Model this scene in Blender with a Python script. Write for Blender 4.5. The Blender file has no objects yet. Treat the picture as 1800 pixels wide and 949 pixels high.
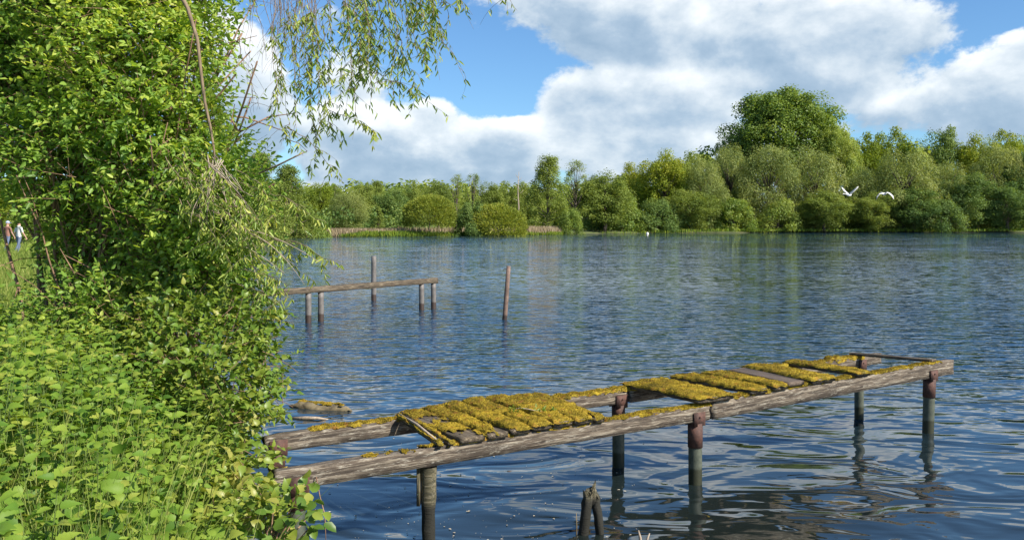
import bpy, math, random
import numpy as np
from mathutils import Vector, Matrix

S = bpy.context.scene
COL = S.collection
R = math.radians
rng = np.random.default_rng(7)
random.seed(7)

# ------------------------------------------------------------------ camera
F, HZ, CH = 1500.0, 395.0, 2.0           # focal length in photo pixels, horizon row, eye height
cam_d = bpy.data.cameras.new('camera')
cam = bpy.data.objects.new('camera', cam_d)
COL.objects.link(cam)
cam.location = (0, 0, CH)
cam.rotation_euler = (R(90), 0, 0)
cam_d.sensor_width = 36
cam_d.lens = 36 * F / 1800
cam_d.shift_y = -(474.5 - HZ) / 1800
cam_d.clip_start = .05
cam_d.clip_end = 6000
S.camera = cam
S.render.resolution_x, S.render.resolution_y = 1024, 539

def P(px, py, d):
    return np.array([(px - 900) / F * d, d, CH + (HZ - py) / F * d])
def G(px, py, z=0.):
    d = F * (CH - z) / (py - HZ)
    return np.array([(px - 900) / F * d, d, z])

# ------------------------------------------------------------------ light
SUN_EL, SUN_AZ = 40.0, 122.0             # azimuth clockwise from +Y
sd_ = Vector((math.sin(R(SUN_AZ)) * math.cos(R(SUN_EL)), math.cos(R(SUN_AZ)) * math.cos(R(SUN_EL)), math.sin(R(SUN_EL))))
sl = bpy.data.lights.new('sun', 'SUN')
sl.energy = 4.6; sl.angle = R(.5); sl.color = (1, .93, .82)
so = bpy.data.objects.new('sun', sl); COL.objects.link(so)
so.rotation_euler = sd_.to_track_quat('Z', 'Y').to_euler()
S.view_settings.view_transform = 'Standard'
S.view_settings.look = 'None'
S.view_settings.exposure = .78
S.view_settings.gamma = 1
S.view_settings.use_curve_mapping = False

# ------------------------------------------------------------------ node helper
class NT:
    def __init__(s, tree):
        s.t = tree; s.n = tree.nodes; s.l = tree.links
    def add(s, typ, props=None, **ins):
        nd = s.n.new(typ)
        for k, v in (props or {}).items(): setattr(nd, k, v)
        for k, v in ins.items():
            sock = nd.inputs[int(k[1:])] if k[0] == 'i' and k[1:].isdigit() else nd.inputs[k.replace('_', ' ')]
            s.set(sock, v)
        return nd
    def set(s, sock, v):
        if isinstance(v, bpy.types.NodeSocket): s.l.new(v, sock)
        elif isinstance(v, bpy.types.Node): s.l.new(v.outputs[0], sock)
        else: sock.default_value = v
    def m(s, op, a, b=None, c=None, clamp=False):
        nd = s.n.new('ShaderNodeMath'); nd.operation = op; nd.use_clamp = clamp
        for i, v in enumerate((a, b, c)):
            if v is not None: s.set(nd.inputs[i], v)
        return nd.outputs[0]
    def mix(s, f, a, b, typ='MIX'):
        nd = s.n.new('ShaderNodeMix'); nd.data_type = 'RGBA'; nd.blend_type = typ
        s.set(nd.inputs[0], f); s.set(nd.inputs[6], a); s.set(nd.inputs[7], b)
        return nd.outputs[2]
    def ramp(s, f, stops):
        nd = s.n.new('ShaderNodeValToRGB'); s.set(nd.inputs[0], f)
        e = nd.color_ramp.elements
        while len(e) > 1: e.remove(e[-1])
        e[0].position = stops[0][0]; e[0].color = c4(stops[0][1])
        for p, c in stops[1:]:
            k = e.new(p); k.color = c4(c)
        return nd.outputs[0]
    def noise(s, vec, scale, detail=3, rough=.5, dist=0., norm=True):
        nd = s.add('ShaderNodeTexNoise', Scale=scale, Detail=detail, Roughness=rough, Distortion=dist)
        nd.normalize = norm
        if vec is not None: s.set(nd.inputs['Vector'], vec)
        return nd.outputs[0]
    def mapping(s, vec, scale=(1, 1, 1), rot=(0, 0, 0), loc=(0, 0, 0)):
        nd = s.add('ShaderNodeMapping'); s.set(nd.inputs[0], vec)
        nd.inputs['Scale'].default_value = scale; nd.inputs['Rotation'].default_value = rot; nd.inputs['Location'].default_value = loc
        return nd.outputs[0]
    def sstep(s, v, a, b):
        nd = s.n.new('ShaderNodeMapRange'); nd.interpolation_type = 'SMOOTHSTEP'
        s.set(nd.inputs[0], v); nd.inputs[1].default_value = a; nd.inputs[2].default_value = b
        return nd.outputs[0]
def c4(c):
    return (c, c, c, 1) if isinstance(c, (int, float)) else (c[0], c[1], c[2], 1)

# ------------------------------------------------------------------ world: sky with clouds
W = bpy.data.worlds.new('World'); S.world = W; W.use_nodes = True
W.node_tree.nodes.clear()
t = NT(W.node_tree)
SKY_STR = .085
sky = t.add('ShaderNodeTexSky', dict(sky_type='NISHITA', sun_disc=False, sun_elevation=R(SUN_EL), sun_rotation=R(SUN_AZ),
                                     altitude=0, air_density=1.0, dust_density=.3, ozone_density=2.2))
tc = t.add('ShaderNodeTexCoord')
D = tc.outputs['Generated']
sep = t.add('ShaderNodeSeparateXYZ', Vector=D)
az = t.m('ARCTAN2', sep.outputs[0], sep.outputs[1])
el = t.m('ARCSINE', sep.outputs[2])
CL = [  # px, py, half width, half height (photo pixels), strength
    (1270, 50, 400, 92, 1.5), (1080, 20, 230, 75, 1.3), (1500, 50, 190, 105, 1.4), (1420, 140, 240, 45, .8),
    (1110, 215, 170, 120, 1.5), (1020, 165, 80, 60, 1.3), (1220, 190, 100, 80, 1.1), (1220, 290, 240, 110, 1.2), (1740, 175, 160, 105, 1.4), (1600, 190, 90, 45, .5), (1800, 110, 90, 65, 1.2),
    (770, 275, 200, 78, 1.5), (650, 250, 130, 85, 1.4), (890, 265, 80, 55, 1.2), (755, 212, 55, 42, 1.0), (420, 170, 105, 150, 1.4), (640, 130, 100, 60, 1.0), (330, 80, 130, 130, 1.1),
    (900, 370, 900, 40, .9), (100, 120, 200, 140, .8), (560, 20, 60, 30, .4)]
cov = None; hgt = None
for (px, py, rx, ry, st) in CL:
    u = (px - 900) / F; v = (HZ - py) / F
    a0 = math.atan(u); e0 = math.atan(v / math.sqrt(1 + u * u))
    dx = t.m('MULTIPLY', t.m('SUBTRACT', az, a0), F / rx * 1.0 * (1 + u * u))
    dy = t.m('MULTIPLY', t.m('SUBTRACT', el, e0), F / ry * math.sqrt(1 + u * u))
    c = t.m('MULTIPLY', t.m('SUBTRACT', 1.0, t.m('ADD', t.m('MULTIPLY', dx, dx), t.m('MULTIPLY', dy, dy))), st)
    w_ = t.m('EXPONENT', t.m('MULTIPLY', t.m('MAXIMUM', c, -3.0), 3.5))
    if cov is None: cov = w_; hgt = t.m('MULTIPLY', w_, t.m('MAXIMUM', t.m('MINIMUM', dy, 1.5), -1.5))
    else:
        cov = t.m('ADD', cov, w_); hgt = t.m('ADD', hgt, t.m('MULTIPLY', w_, t.m('MAXIMUM', t.m('MINIMUM', dy, 1.5), -1.5)))
hgt = t.m('DIVIDE', hgt, cov); cov = t.m('MULTIPLY', t.m('LOGARITHM', cov, math.e), 1 / 3.5)
# generic clouds for the rest of the sky
Ds = t.mapping(D, scale=(1, 1, 2.2))
lf = t.noise(Ds, 1.9, 3, .5)
front = t.m('MAXIMUM', t.sstep(sep.outputs[1], .70, .86), t.sstep(sep.outputs[2], .25, .5))
gen = t.m('SUBTRACT', t.m('MULTIPLY', t.m('SUBTRACT', lf, .50), 7.0), t.m('MULTIPLY', front, 3.0))
cov = t.m('MAXIMUM', t.m('MAXIMUM', cov, gen), -2.2)
Dn = t.mapping(D, scale=(1, 1, 1.5))
n1 = t.noise(Dn, 6.5, 12, .60, .1)
off = t.add('ShaderNodeVectorMath', dict(operation='ADD'), i0=Dn, i1=(.022, 0, .022))
n2 = t.noise(off.outputs[0], 6.5, 7, .55, .1)
dens = t.m('ADD', t.m('MULTIPLY', cov, .60), t.m('MULTIPLY', t.m('SUBTRACT', n1, .5), 3.0))
alpha = t.m('MULTIPLY', t.sstep(dens, .02, .30), .96)
shade = t.m('ADD', t.m('MULTIPLY', t.m('SUBTRACT', n1, n2), 2.3), t.m('MULTIPLY', hgt, .42))
shade = t.m('SUBTRACT', shade, t.m('MULTIPLY', t.sstep(dens, .3, 1.2), .16))
shade = t.m('ADD', shade, .62, clamp=True)
k = 1 / SKY_STR
ccol = t.ramp(shade, [(0, (.22, .335, .47)), (.38, (.36, .47, .59)), (.68, (.60, .675, .74)), (1, (.88, .91, .93))])
ccol = t.mix(1.0, ccol, (k * .74, k * .74, k * .74, 1), 'MULTIPLY')
skc = t.mix(1.0, sky.outputs[0], (.62, .88, 1.10, 1), 'MULTIPLY')
alpha = t.m('MULTIPLY', alpha, t.m('SUBTRACT', 1.0, t.m('MULTIPLY', t.sstep(sep.outputs[2], .252, .29), t.sstep(sep.outputs[1], .5, .8))))
mixd = t.mix(alpha, skc, ccol)
bg = t.add('ShaderNodeBackground', Color=mixd, Strength=SKY_STR)
wo = t.add('ShaderNodeOutputWorld'); t.l.new(bg.outputs[0], wo.inputs[0])
W.cycles.sampling_method = 'MANUAL'; W.cycles.sample_map_resolution = 1024

# ------------------------------------------------------------------ materials
def newmat(name):
    m = bpy.data.materials.new(name); m.use_nodes = True
    m.node_tree.nodes.clear()
    t = NT(m.node_tree)
    o = t.add('ShaderNodeOutputMaterial')
    return m, t, o

def leafmat(name, stops, trans=.35, rough=.5, spec=.35, tr_gain=(1.25, 1.15, .5), nscale=.6):
    m, t, o = newmat(name)
    at = t.add('ShaderNodeAttribute', dict(attribute_name='tint'))
    geo = t.add('ShaderNodeNewGeometry')
    oi = t.add('ShaderNodeObjectInfo')
    n = t.noise(geo.outputs['Position'], nscale, 2)
    f = t.m('ADD', at.outputs['Fac'], t.m('ADD', t.m('MULTIPLY', t.m('SUBTRACT', n, .5), .9), t.m('MULTIPLY', t.m('SUBTRACT', oi.outputs['Random'], .5), .25)), clamp=True)
    c = t.ramp(f, stops)
    pb = t.add('ShaderNodeBsdfPrincipled', Base_Color=c, Roughness=rough)
    pb.inputs['Specular IOR Level'].default_value = spec
    tb = t.add('ShaderNodeBsdfTranslucent', Color=t.mix(1.0, c, c4(tr_gain), 'MULTIPLY'))
    mx = t.add('ShaderNodeMixShader', i0=trans, i1=pb.outputs[0], i2=tb.outputs[0])
    t.l.new(mx.outputs[0], o.inputs[0])
    return m

M = {}
M['nettle'] = leafmat('nettle_leaf', [(0, (0.050, 0.122, 0.015)), (.4, (0.128, 0.244, 0.030)), (.8, (0.239, 0.345, 0.045)), (1, (0.334, 0.382, 0.064))], .40, .5, .22)
M['shrub'] = leafmat('shrub_leaf', [(0, (0.099, 0.206, 0.043)), (.45, (0.249, 0.413, 0.071)), (.8, (0.496, 0.608, 0.109)), (1, (0.620, 0.620, 0.176))], .50, .45, .4)
M['bramble'] = leafmat('bramble_leaf', [(0, (0.056, 0.129, 0.016)), (.45, (0.144, 0.248, 0.033)), (.8, (0.256, 0.328, 0.044)), (1, (0.379, 0.368, 0.077))], .4, .42, .45)
M['willowleaf'] = leafmat('willow_leaf', [(.0, (0.111, 0.205, 0.034)), (.5, (0.259, 0.370, 0.066)), (1, (0.556, 0.575, 0.133))], .45, .4, .45)
M['f_willow'] = leafmat('far_willow', [(0, (0.120, 0.184, 0.057)), (.5, (0.275, 0.330, 0.099)), (1, (0.483, 0.503, 0.174))], .42, .6, .2, nscale=.08)
M['f_poplar'] = leafmat('far_poplar', [(0, (0.095, 0.172, 0.031)), (.5, (0.212, 0.302, 0.050)), (1, (0.436, 0.481, 0.103))], .42, .5, .3, nscale=.08)
M['f_alder'] = leafmat('far_alder', [(0, (0.109, 0.161, 0.032)), (.5, (0.216, 0.283, 0.055)), (1, (0.354, 0.405, 0.096))], .42, .6, .2, nscale=.08)
M['f_yellow'] = leafmat('far_yellow', [(0, (0.113, 0.170, 0.019)), (.5, (0.223, 0.293, 0.027)), (1, (0.388, 0.401, 0.047))], .42, .6, .2, nscale=.08)
M['f_dark'] = leafmat('far_dark', [(0, (0.069, 0.137, 0.038)), (.5, (0.146, 0.231, 0.060)), (1, (0.288, 0.354, 0.091))], .42, .6, .2, nscale=.08)
M['f_round'] = leafmat('far_round', [(0, (0.165, 0.227, 0.033)), (.5, (0.312, 0.358, 0.057)), (1, (0.477, 0.455, 0.114))], .42, .6, .2, nscale=.15)
M['reed'] = leafmat('dry_reed', [(0, (0.265, 0.211, 0.133)), (.6, (0.437, 0.351, 0.234)), (1, (0.515, 0.437, 0.312))], .3, .7, .1, nscale=.2)
M['sedge'] = leafmat('green_sedge', [(0, (.08, .14, .02)), (.5, (.18, .28, .03)), (1, (.32, .36, .05))], .35, .6, .2, nscale=.2)
M['grass'] = leafmat('meadow_grass', [(0, (.09, .16, .02)), (.5, (.20, .28, .045)), (1, (.34, .36, .10))], .35, .6, .2, nscale=.5)

def barkmat(name, a, b, scale=14, zs=.15, bump=.4, along='Z'):
    m, t, o = newmat(name)
    tc = t.add('ShaderNodeTexCoord')
    sc = (1, 1, zs) if along == 'Z' else (zs, 1, 1)
    n = t.noise(t.mapping(tc.outputs['Object'], sc), scale, 5, .65)
    c = t.ramp(n, [(.3, a), (.7, b)])
    pb = t.add('ShaderNodeBsdfPrincipled', Base_Color=c, Roughness=.85)
    bp = t.add('ShaderNodeBump', Strength=bump, Distance=.01, Height=n); t.l.new(bp.outputs[0], pb.inputs['Normal'])
    t.l.new(pb.outputs[0], o.inputs[0])
    return m
M['bark'] = barkmat('tree_bark', (.05, .038, .028), (.16, .125, .09), 3, .3)
M['stem'] = barkmat('shrub_stem', (.11, .06, .036), (.36, .22, .135), 30, .2)
M['twig'] = barkmat('willow_twig', (.12, .085, .05), (.30, .22, .14), 30, .2)
M['palebark'] = barkmat('dead_twig', (.22, .17, .12), (.46, .38, .29), 30, .2)
M['nstem'] = barkmat('nettle_stem', (.06, .12, .02), (.15, .19, .05), 10, .2)

def woodmat(name, dark, mid, pale, lichen=.45, wet=False):
    m, t, o = newmat(name)
    tc = t.add('ShaderNodeTexCoord'); oc = tc.outputs['Object']
    g1 = t.noise(t.mapping(oc, (3.2, 60, 60)), 1.0, 7, .72, .8)
    g2 = t.noise(t.mapping(oc, (6, 160, 160)), 1.0, 3, .6, .3)
    pt = t.noise(t.mapping(oc, (1.6, 5, 5)), 1.5, 5, .6, .5)
    c = t.ramp(g1, [(.36, dark), (.5, mid), (.66, pale)])
    c = t.mix(t.m('MULTIPLY', t.sstep(pt, .5, .66), .55), c, c4(tuple(x * .45 for x in mid)))
    pl = t.m('MULTIPLY', t.sstep(t.noise(t.mapping(oc, (6, 34, 34), loc=(3, 1, 0)), 1.8, 8, .8, .4), .52, .66), lichen)
    c = t.mix(pl, c, (.50, .46, .37, 1))
    ck = t.sstep(g2, .36, .26)
    c = t.mix(t.m('MULTIPLY', ck, .75), c, (.018, .012, .009, 1))
    if wet:
        zw = t.add('ShaderNodeSeparateXYZ', Vector=t.add('ShaderNodeNewGeometry').outputs['Position']).outputs[2]
        c = t.mix(t.sstep(t.m('ADD', zw, t.m('MULTIPLY', pt, .12)), .34, .26), c, (.016, .015, .009, 1))
    pb = t.add('ShaderNodeBsdfPrincipled', Base_Color=c, Roughness=.82)
    h = t.m('ADD', t.m('MULTIPLY', g1, .6), t.m('MULTIPLY', g2, .5))
    bp = t.add('ShaderNodeBump', Strength=.8, Distance=.012, Height=h); t.l.new(bp.outputs[0], pb.inputs['Normal'])
    t.l.new(pb.outputs[0], o.inputs[0])
    return m
M['beam'] = woodmat('weathered_beam', (.022, .016, .011), (.095, .070, .048), (.37, .315, .235), .7)
M['plank'] = woodmat('old_plank', (.018, .013, .008), (.085, .062, .038), (.27, .215, .14), .25)
M['bareplank'] = woodmat('bare_plank', (.045, .032, .022), (.115, .082, .058), (.19, .145, .105), .04)
M['postwood'] = woodmat('old_post_wood', (.03, .028, .014), (.10, .088, .045), (.24, .20, .13), .3, wet=True)

def mossmat():
    m, t, o = newmat('moss')
    tc = t.add('ShaderNodeTexCoord'); oc = tc.outputs['Object']
    at = t.add('ShaderNodeAttribute', dict(attribute_name='tint'))
    n = t.noise(oc, 9, 4, .6)
    n2 = t.noise(oc, 90, 3, .6)
    f = t.m('ADD', t.m('ADD', t.m('MULTIPLY', n, .9), t.m('MULTIPLY', n2, .35)), t.m('SUBTRACT', t.m('MULTIPLY', at.outputs['Fac'], .5), .38))
    c = t.ramp(f, [(.08, (.045, .038, .012)), (.34, (.145, .110, .017)), (.55, (.38, .275, .030)), (.86, (.63, .455, .055))])
    red = t.m('MULTIPLY', t.sstep(t.noise(oc, 17, 3, .6), .54, .68), .6)
    c = t.mix(red, c, (.26, .11, .03, 1))
    pb = t.add('ShaderNodeBsdfPrincipled', Base_Color=c, Roughness=.9)
    pb.inputs['Specular IOR Level'].default_value = .1
    bp = t.add('ShaderNodeBump', Strength=1., Distance=.008, Height=n2); t.l.new(bp.outputs[0], pb.inputs['Normal'])
    t.l.new(pb.outputs[0], o.inputs[0])
    return m
M['moss'] = mossmat()

def simple(name, a, b, scale, rough=.7, metal=0., bump=.2, bands=None):
    m, t, o = newmat(name)
    tc = t.add('ShaderNodeTexCoord'); oc = tc.outputs['Object']
    n = t.noise(oc, scale, 5, .65)
    c = t.ramp(n, [(.32, a), (.68, b)])
    if bands:                                    # waterline growth, by real height above the water
        geo = t.add('ShaderNodeNewGeometry'); z = t.add('ShaderNodeSeparateXYZ', Vector=geo.outputs['Position']).outputs[2]
        zz = t.m('ADD', z, t.m('MULTIPLY', t.m('SUBTRACT', n, .5), .05))
        c = t.mix(t.sstep(zz, bands[0] + .03, bands[0]), c, c4(bands[1]))
    pb = t.add('ShaderNodeBsdfPrincipled', Base_Color=c, Roughness=rough, Metallic=metal)
    bp = t.add('ShaderNodeBump', Strength=bump, Distance=.01, Height=n); t.l.new(bp.outputs[0], pb.inputs['Normal'])
    t.l.new(pb.outputs[0], o.inputs[0])
    return m
M['pipe'] = simple('algae_pipe', (.040, .052, .036), (.115, .125, .090), 14, .6, bands=(.11, (.025, .028, .012)))
M['rust'] = simple('rusty_steel', (.035, .018, .014), (.13, .058, .040), 22, .75, bump=.5)
M['pvc'] = simple('grey_pipe', (.10, .09, .08), (.20, .18, .165), 9, .6, bands=(.14, (.05, .032, .024)))
M['polewood'] = simple('brown_pole', (.10, .065, .05), (.24, .16, .12), 12, .8, bands=(.08, (.035, .022, .018)))
M['white'] = simple('white_plumage', (.78, .77, .74), (.88, .87, .85), 6, .7)
M['beak'] = simple('bill', (.55, .22, .04), (.6, .28, .05), 6, .6)
M['buoy'] = simple('buoy_white', (.7, .7, .68), (.82, .81, .79), 6, .5)
M['mud'] = simple('muddy_wood', (.07, .055, .035), (.26, .21, .12), 9, .85, bump=.7)
M['skin'] = simple('skin', (.50, .30, .21), (.56, .34, .25), 6, .6)
M['shirt'] = simple('pale_shirt', (.55, .56, .55), (.64, .65, .64), 6, .9)
M['redshirt'] = simple('red_shirt', (.24, .12, .09), (.30, .15, .11), 6, .9)
M['jeans'] = simple('jeans', (.10, .13, .20), (.14, .18, .27), 9, .9)
M['hair'] = simple('brown_hair', (.05, .03, .02), (.09, .055, .035), 20, .7)
M['cap'] = simple('blue_cap', (.35, .42, .62), (.45, .52, .70), 9, .8)
M['fleck'] = simple('floating_flecks', (.25, .22, .15), (.55, .50, .38), 3, .8)

def groundmat():
    m, t, o = newmat('ground')
    geo = t.add('ShaderNodeNewGeometry'); p = geo.outputs['Position']
    n = t.noise(p, .35, 6, .6); n2 = t.noise(p, 9, 4, .6)
    c = t.ramp(n, [(.35, (.055, .085, .02)), (.55, (.12, .16, .035)), (.7, (.20, .20, .07))])
    c = t.mix(t.m('MULTIPLY', n2, .4), c, (.06, .045, .025, 1))
    z = t.add('ShaderNodeSeparateXYZ', Vector=p).outputs[2]
    c = t.mix(t.sstep(z, .12, .02), c, (.035, .026, .016, 1))
    pb = t.add('ShaderNodeBsdfPrincipled', Base_Color=c, Roughness=.95)
    bp = t.add('ShaderNodeBump', Strength=.6, Distance=.05, Height=n2); t.l.new(bp.outputs[0], pb.inputs['Normal'])
    t.l.new(pb.outputs[0], o.inputs[0])
    return m
M['ground'] = groundmat()

def watermat():
    m, t, o = newmat('lake_water')
    geo = t.add('ShaderNodeNewGeometry'); p = geo.outputs['Position']
    Y = t.add('ShaderNodeSeparateXYZ', Vector=p).outputs[1]
    # long swell as bump, ripples as slope noise (keeps its strength at any distance)
    wl = t.noise(t.mapping(p, (1.05, 1.75, 1), (0, 0, R(-22))), 1.0, 2, .45, .9)
    wm = t.noise(t.mapping(p, (1.9, 5.0, 1), (0, 0, R(14))), 1.0, 2, .5, .8)
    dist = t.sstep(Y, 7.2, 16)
    h = t.m('ADD', t.m('MULTIPLY', wl, .052), t.m('MULTIPLY', wm, t.m('ADD', .004, t.m('MULTIPLY', dist, .05))))
    h = t.m('MULTIPLY', h, t.m('SUBTRACT', 1.0, t.sstep(Y, 14, 34)))
    bp = t.add('ShaderNodeBump', Strength=1., Distance=1., Height=h)
    def slope(scale, rot, amp, det=2):
        nd = t.add('ShaderNodeTexNoise', Vector=t.mapping(p, scale, (0, 0, R(rot))), Scale=1., Detail=det, Roughness=.55, Distortion=.4)
        v = t.add('ShaderNodeVectorMath', dict(operation='SUBTRACT'), i0=nd.outputs['Color'], i1=(.5, .5, .5))
        v = t.add('ShaderNodeVectorMath', dict(operation='MULTIPLY'), i0=v.outputs[0], i1=(.65, 1.0, 0))
        sc = t.add('ShaderNodeVectorMath', dict(operation='SCALE'), i0=v.outputs[0]); t.set(sc.inputs['Scale'], amp)
        return sc.outputs[0]
    patch = t.noise(t.mapping(p, (.025, .10, 1), (0, 0, R(8))), 1.0, 4, .6, 1.0)
    pm = t.sstep(patch, .38, .60)
    far = t.sstep(Y, 20, 90)
    a1 = t.m('MULTIPLY', dist, t.m('ADD', .42, t.m('MULTIPLY', pm, .45)))
    a2 = t.m('ADD', .002, t.m('MULTIPLY', dist, t.m('ADD', .32, t.m('MULTIPLY', pm, .45))))
    a3 = t.m('MULTIPLY', far, t.m('ADD', .22, t.m('MULTIPLY', pm, .40)))
    acc = t.add('ShaderNodeVectorMath', dict(operation='ADD'), i0=slope((2.4, 7.5, 1), 12, a1), i1=slope((5.5, 14, 1), -10, a2))
    acc = t.add('ShaderNodeVectorMath', dict(operation='ADD'), i0=acc.outputs[0], i1=slope((.35, .9, 1), 10, a3, 3))
    nn_ = t.add('ShaderNodeVectorMath', dict(operation='ADD'), i0=bp.outputs[0], i1=acc.outputs[0])
    nn_ = t.add('ShaderNodeVectorMath', dict(operation='NORMALIZE'), i0=nn_.outputs[0])
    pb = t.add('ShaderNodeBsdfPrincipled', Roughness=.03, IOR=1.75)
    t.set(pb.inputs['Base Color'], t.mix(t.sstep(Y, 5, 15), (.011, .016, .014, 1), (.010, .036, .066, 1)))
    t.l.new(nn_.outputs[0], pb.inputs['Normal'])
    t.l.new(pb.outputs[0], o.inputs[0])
    return m
M['water'] = watermat()

# ------------------------------------------------------------------ mesh helpers
def vn(p, seed=0):
    """smooth value noise, p: (n,3) -> (n,) in 0..1"""
    p = np.asarray(p, float); i = np.floor(p).astype(np.int64); f = p - i; f = f * f * (3 - 2 * f)
    out = np.zeros(len(p))
    for dx in (0, 1):
        for dy in (0, 1):
            for dz in (0, 1):
                h = (i[:, 0] + dx) * 374761393 + (i[:, 1] + dy) * 668265263 + (i[:, 2] + dz) * 2147483647 + seed * 1274126177
                h = (h ^ (h >> 13)) * 1274126177 & 0xffffffff
                h = (h ^ (h >> 16)) & 0xffff
                w = (f[:, 0] if dx else 1 - f[:, 0]) * (f[:, 1] if dy else 1 - f[:, 1]) * (f[:, 2] if dz else 1 - f[:, 2])
                out += w * h / 65535.
    return out
def fbm(p, o=3, seed=0):
    p = np.asarray(p, float); a = .5; s = 0; tot = 0
    for k in range(o):
        s = s + a * vn(p * 2 ** k, seed + k); tot += a; a *= .5
    return s / tot
def nrm(v):
    return v / np.maximum(np.linalg.norm(v, axis=-1, keepdims=True), 1e-9)

class MB:
    def __init__(s): s.V = []; s.Fc = []; s.T = []; s.MI = []; s.n = 0
    def add(s, V, Fa, tint=.5, mi=0):
        V = np.asarray(V, float); Fa = np.asarray(Fa, np.int64)
        s.V.append(V); s.Fc.append(Fa + s.n); s.n += len(V)
        s.T.append(np.broadcast_to(np.asarray(tint, float), (len(V),)).copy())
        s.MI.append(np.full(len(Fa), mi))
    def mesh(s, name, mats, smooth=False):
        me = bpy.data.meshes.new(name)
        V = np.concatenate(s.V); me.vertices.add(len(V)); me.vertices.foreach_set('co', V.astype(np.float32).ravel())
        lp = np.concatenate([f.ravel() for f in s.Fc]); cnt = np.concatenate([np.full(len(f), f.shape[1]) for f in s.Fc])
        me.loops.add(len(lp)); me.loops.foreach_set('vertex_index', lp.astype(np.int32))
        me.polygons.add(len(cnt)); st = np.concatenate([[0], np.cumsum(cnt)[:-1]])
        me.polygons.foreach_set('loop_start', st.astype(np.int32))
        me.polygons.foreach_set('material_index', np.concatenate(s.MI).astype(np.int32))
        if smooth: me.polygons.foreach_set('use_smooth', np.ones(len(cnt), bool))
        a = me.attributes.new('tint', 'FLOAT', 'POINT'); a.data.foreach_set('value', np.concatenate(s.T).astype(np.float32))
        me.update(calc_edges=True)
        for m in (mats if isinstance(mats, (list, tuple)) else [mats]): me.materials.append(m)
        return me
    def tube(s, pts, rad, seg=6, mi=0, tint=.5, cap=True):
        pts = np.asarray(pts, float); n = len(pts)
        rad = np.broadcast_to(np.asarray(rad, float), (n,))
        tg = nrm(np.gradient(pts, axis=0))
        ref = np.array([0, 0, 1.]) if abs(tg[0][2]) < .8 else np.array([1., 0, 0])
        a = nrm(np.cross(tg, ref)); b = nrm(np.cross(tg, a))
        an = np.arange(seg) * 2 * math.pi / seg
        V = pts[:, None] + rad[:, None, None] * (np.cos(an)[None, :, None] * a[:, None] + np.sin(an)[None, :, None] * b[:, None])
        i = np.arange(n - 1)[:, None] * seg; j = np.arange(seg)[None]
        Fa = np.stack([i + j, i + (j + 1) % seg, i + seg + (j + 1) % seg, i + seg + j], -1).reshape(-1, 4)
        s.add(V.reshape(-1, 3), Fa, tint, mi)
        if cap:
            base = s.n - n * seg
            s.Fc.append(np.array([np.arange(seg)[::-1] + base])); s.MI.append(np.array([mi]))
            s.Fc.append(np.array([np.arange(seg) + base + (n - 1) * seg])); s.MI.append(np.array([mi]))
    def leaves(s, tmpl, pos, d, n, L, Wd, tint, mi=0):
        tv, tf = tmpl; N = len(pos)
        if N == 0: return
        d = nrm(d); side = nrm(np.cross(n, d)); n = np.cross(d, side)
        L = np.broadcast_to(L, (N,)); Wd = np.broadcast_to(Wd, (N,))
        V = pos[:, None] + (L[:, None] * tv[None, :, 0])[..., None] * d[:, None] + (Wd[:, None] * tv[None, :, 1])[..., None] * side[:, None] + (L[:, None] * tv[None, :, 2])[..., None] * n[:, None]
        k = len(tv)
        Fa = (tf[None] + (np.arange(N) * k)[:, None, None]).reshape(-1, tf.shape[1])
        s.add(V.reshape(-1, 3), Fa, np.repeat(np.broadcast_to(tint, (N,)), k), mi)

Q1 = (np.array([[0, 0, 0], [.45, -.5, .06], [1, 0, 0], [.45, .5, .06]]), np.array([[0, 1, 2, 3]]))
L2 = (np.array([[0, 0, 0], [.3, -.48, .10], [.68, -.36, .05], [1, 0, -.10], [.68, .36, .05], [.3, .48, .10]]), np.array([[0, 1, 2, 3], [0, 3, 4, 5]]))
def nettle_tmpl():
    # ovate, toothed, folded along the midrib and arched
    u = [0, .07, .16, .22, .32, .38, .50, .56, .68, .74, .86, 1.]; w = [.03, .30, .50, .42, .55, .44, .50, .36, .36, .22, .16, .005]
    V = []
    for a, b in zip(u, w):
        dz = -.34 * a * a + .05
        V += [[a, -b, dz + .22 * b], [a + .02, 0, dz], [a, b, dz + .22 * b]]
    Fa = []
    for i in range(len(u) - 1):
        o = i * 3; Fa += [[o, o + 3, o + 4, o + 1], [o + 1, o + 4, o + 5, o + 2]]
    return np.array(V), np.array(Fa)
NL = nettle_tmpl()

def link(name, me, parent=None, loc=(0, 0, 0), rot=None):
    o = bpy.data.objects.new(name, me); COL.objects.link(o)
    o.location = loc
    if rot is not None: o.rotation_euler = rot
    if parent is not None: o.parent = parent
    return o
def tag(o, label=None, cat=None, group=None, kind=None):
    if label: o['label'] = label
    if cat: o['category'] = cat
    if group: o['group'] = group
    if kind: o['kind'] = kind
    return o
def thing(name, label, cat, loc=(0, 0, 0), rz=0., group=None):
    o = link(name, None, None, loc, (0, 0, rz)); o.empty_display_size = .2
    return tag(o, label, cat, group)

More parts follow.
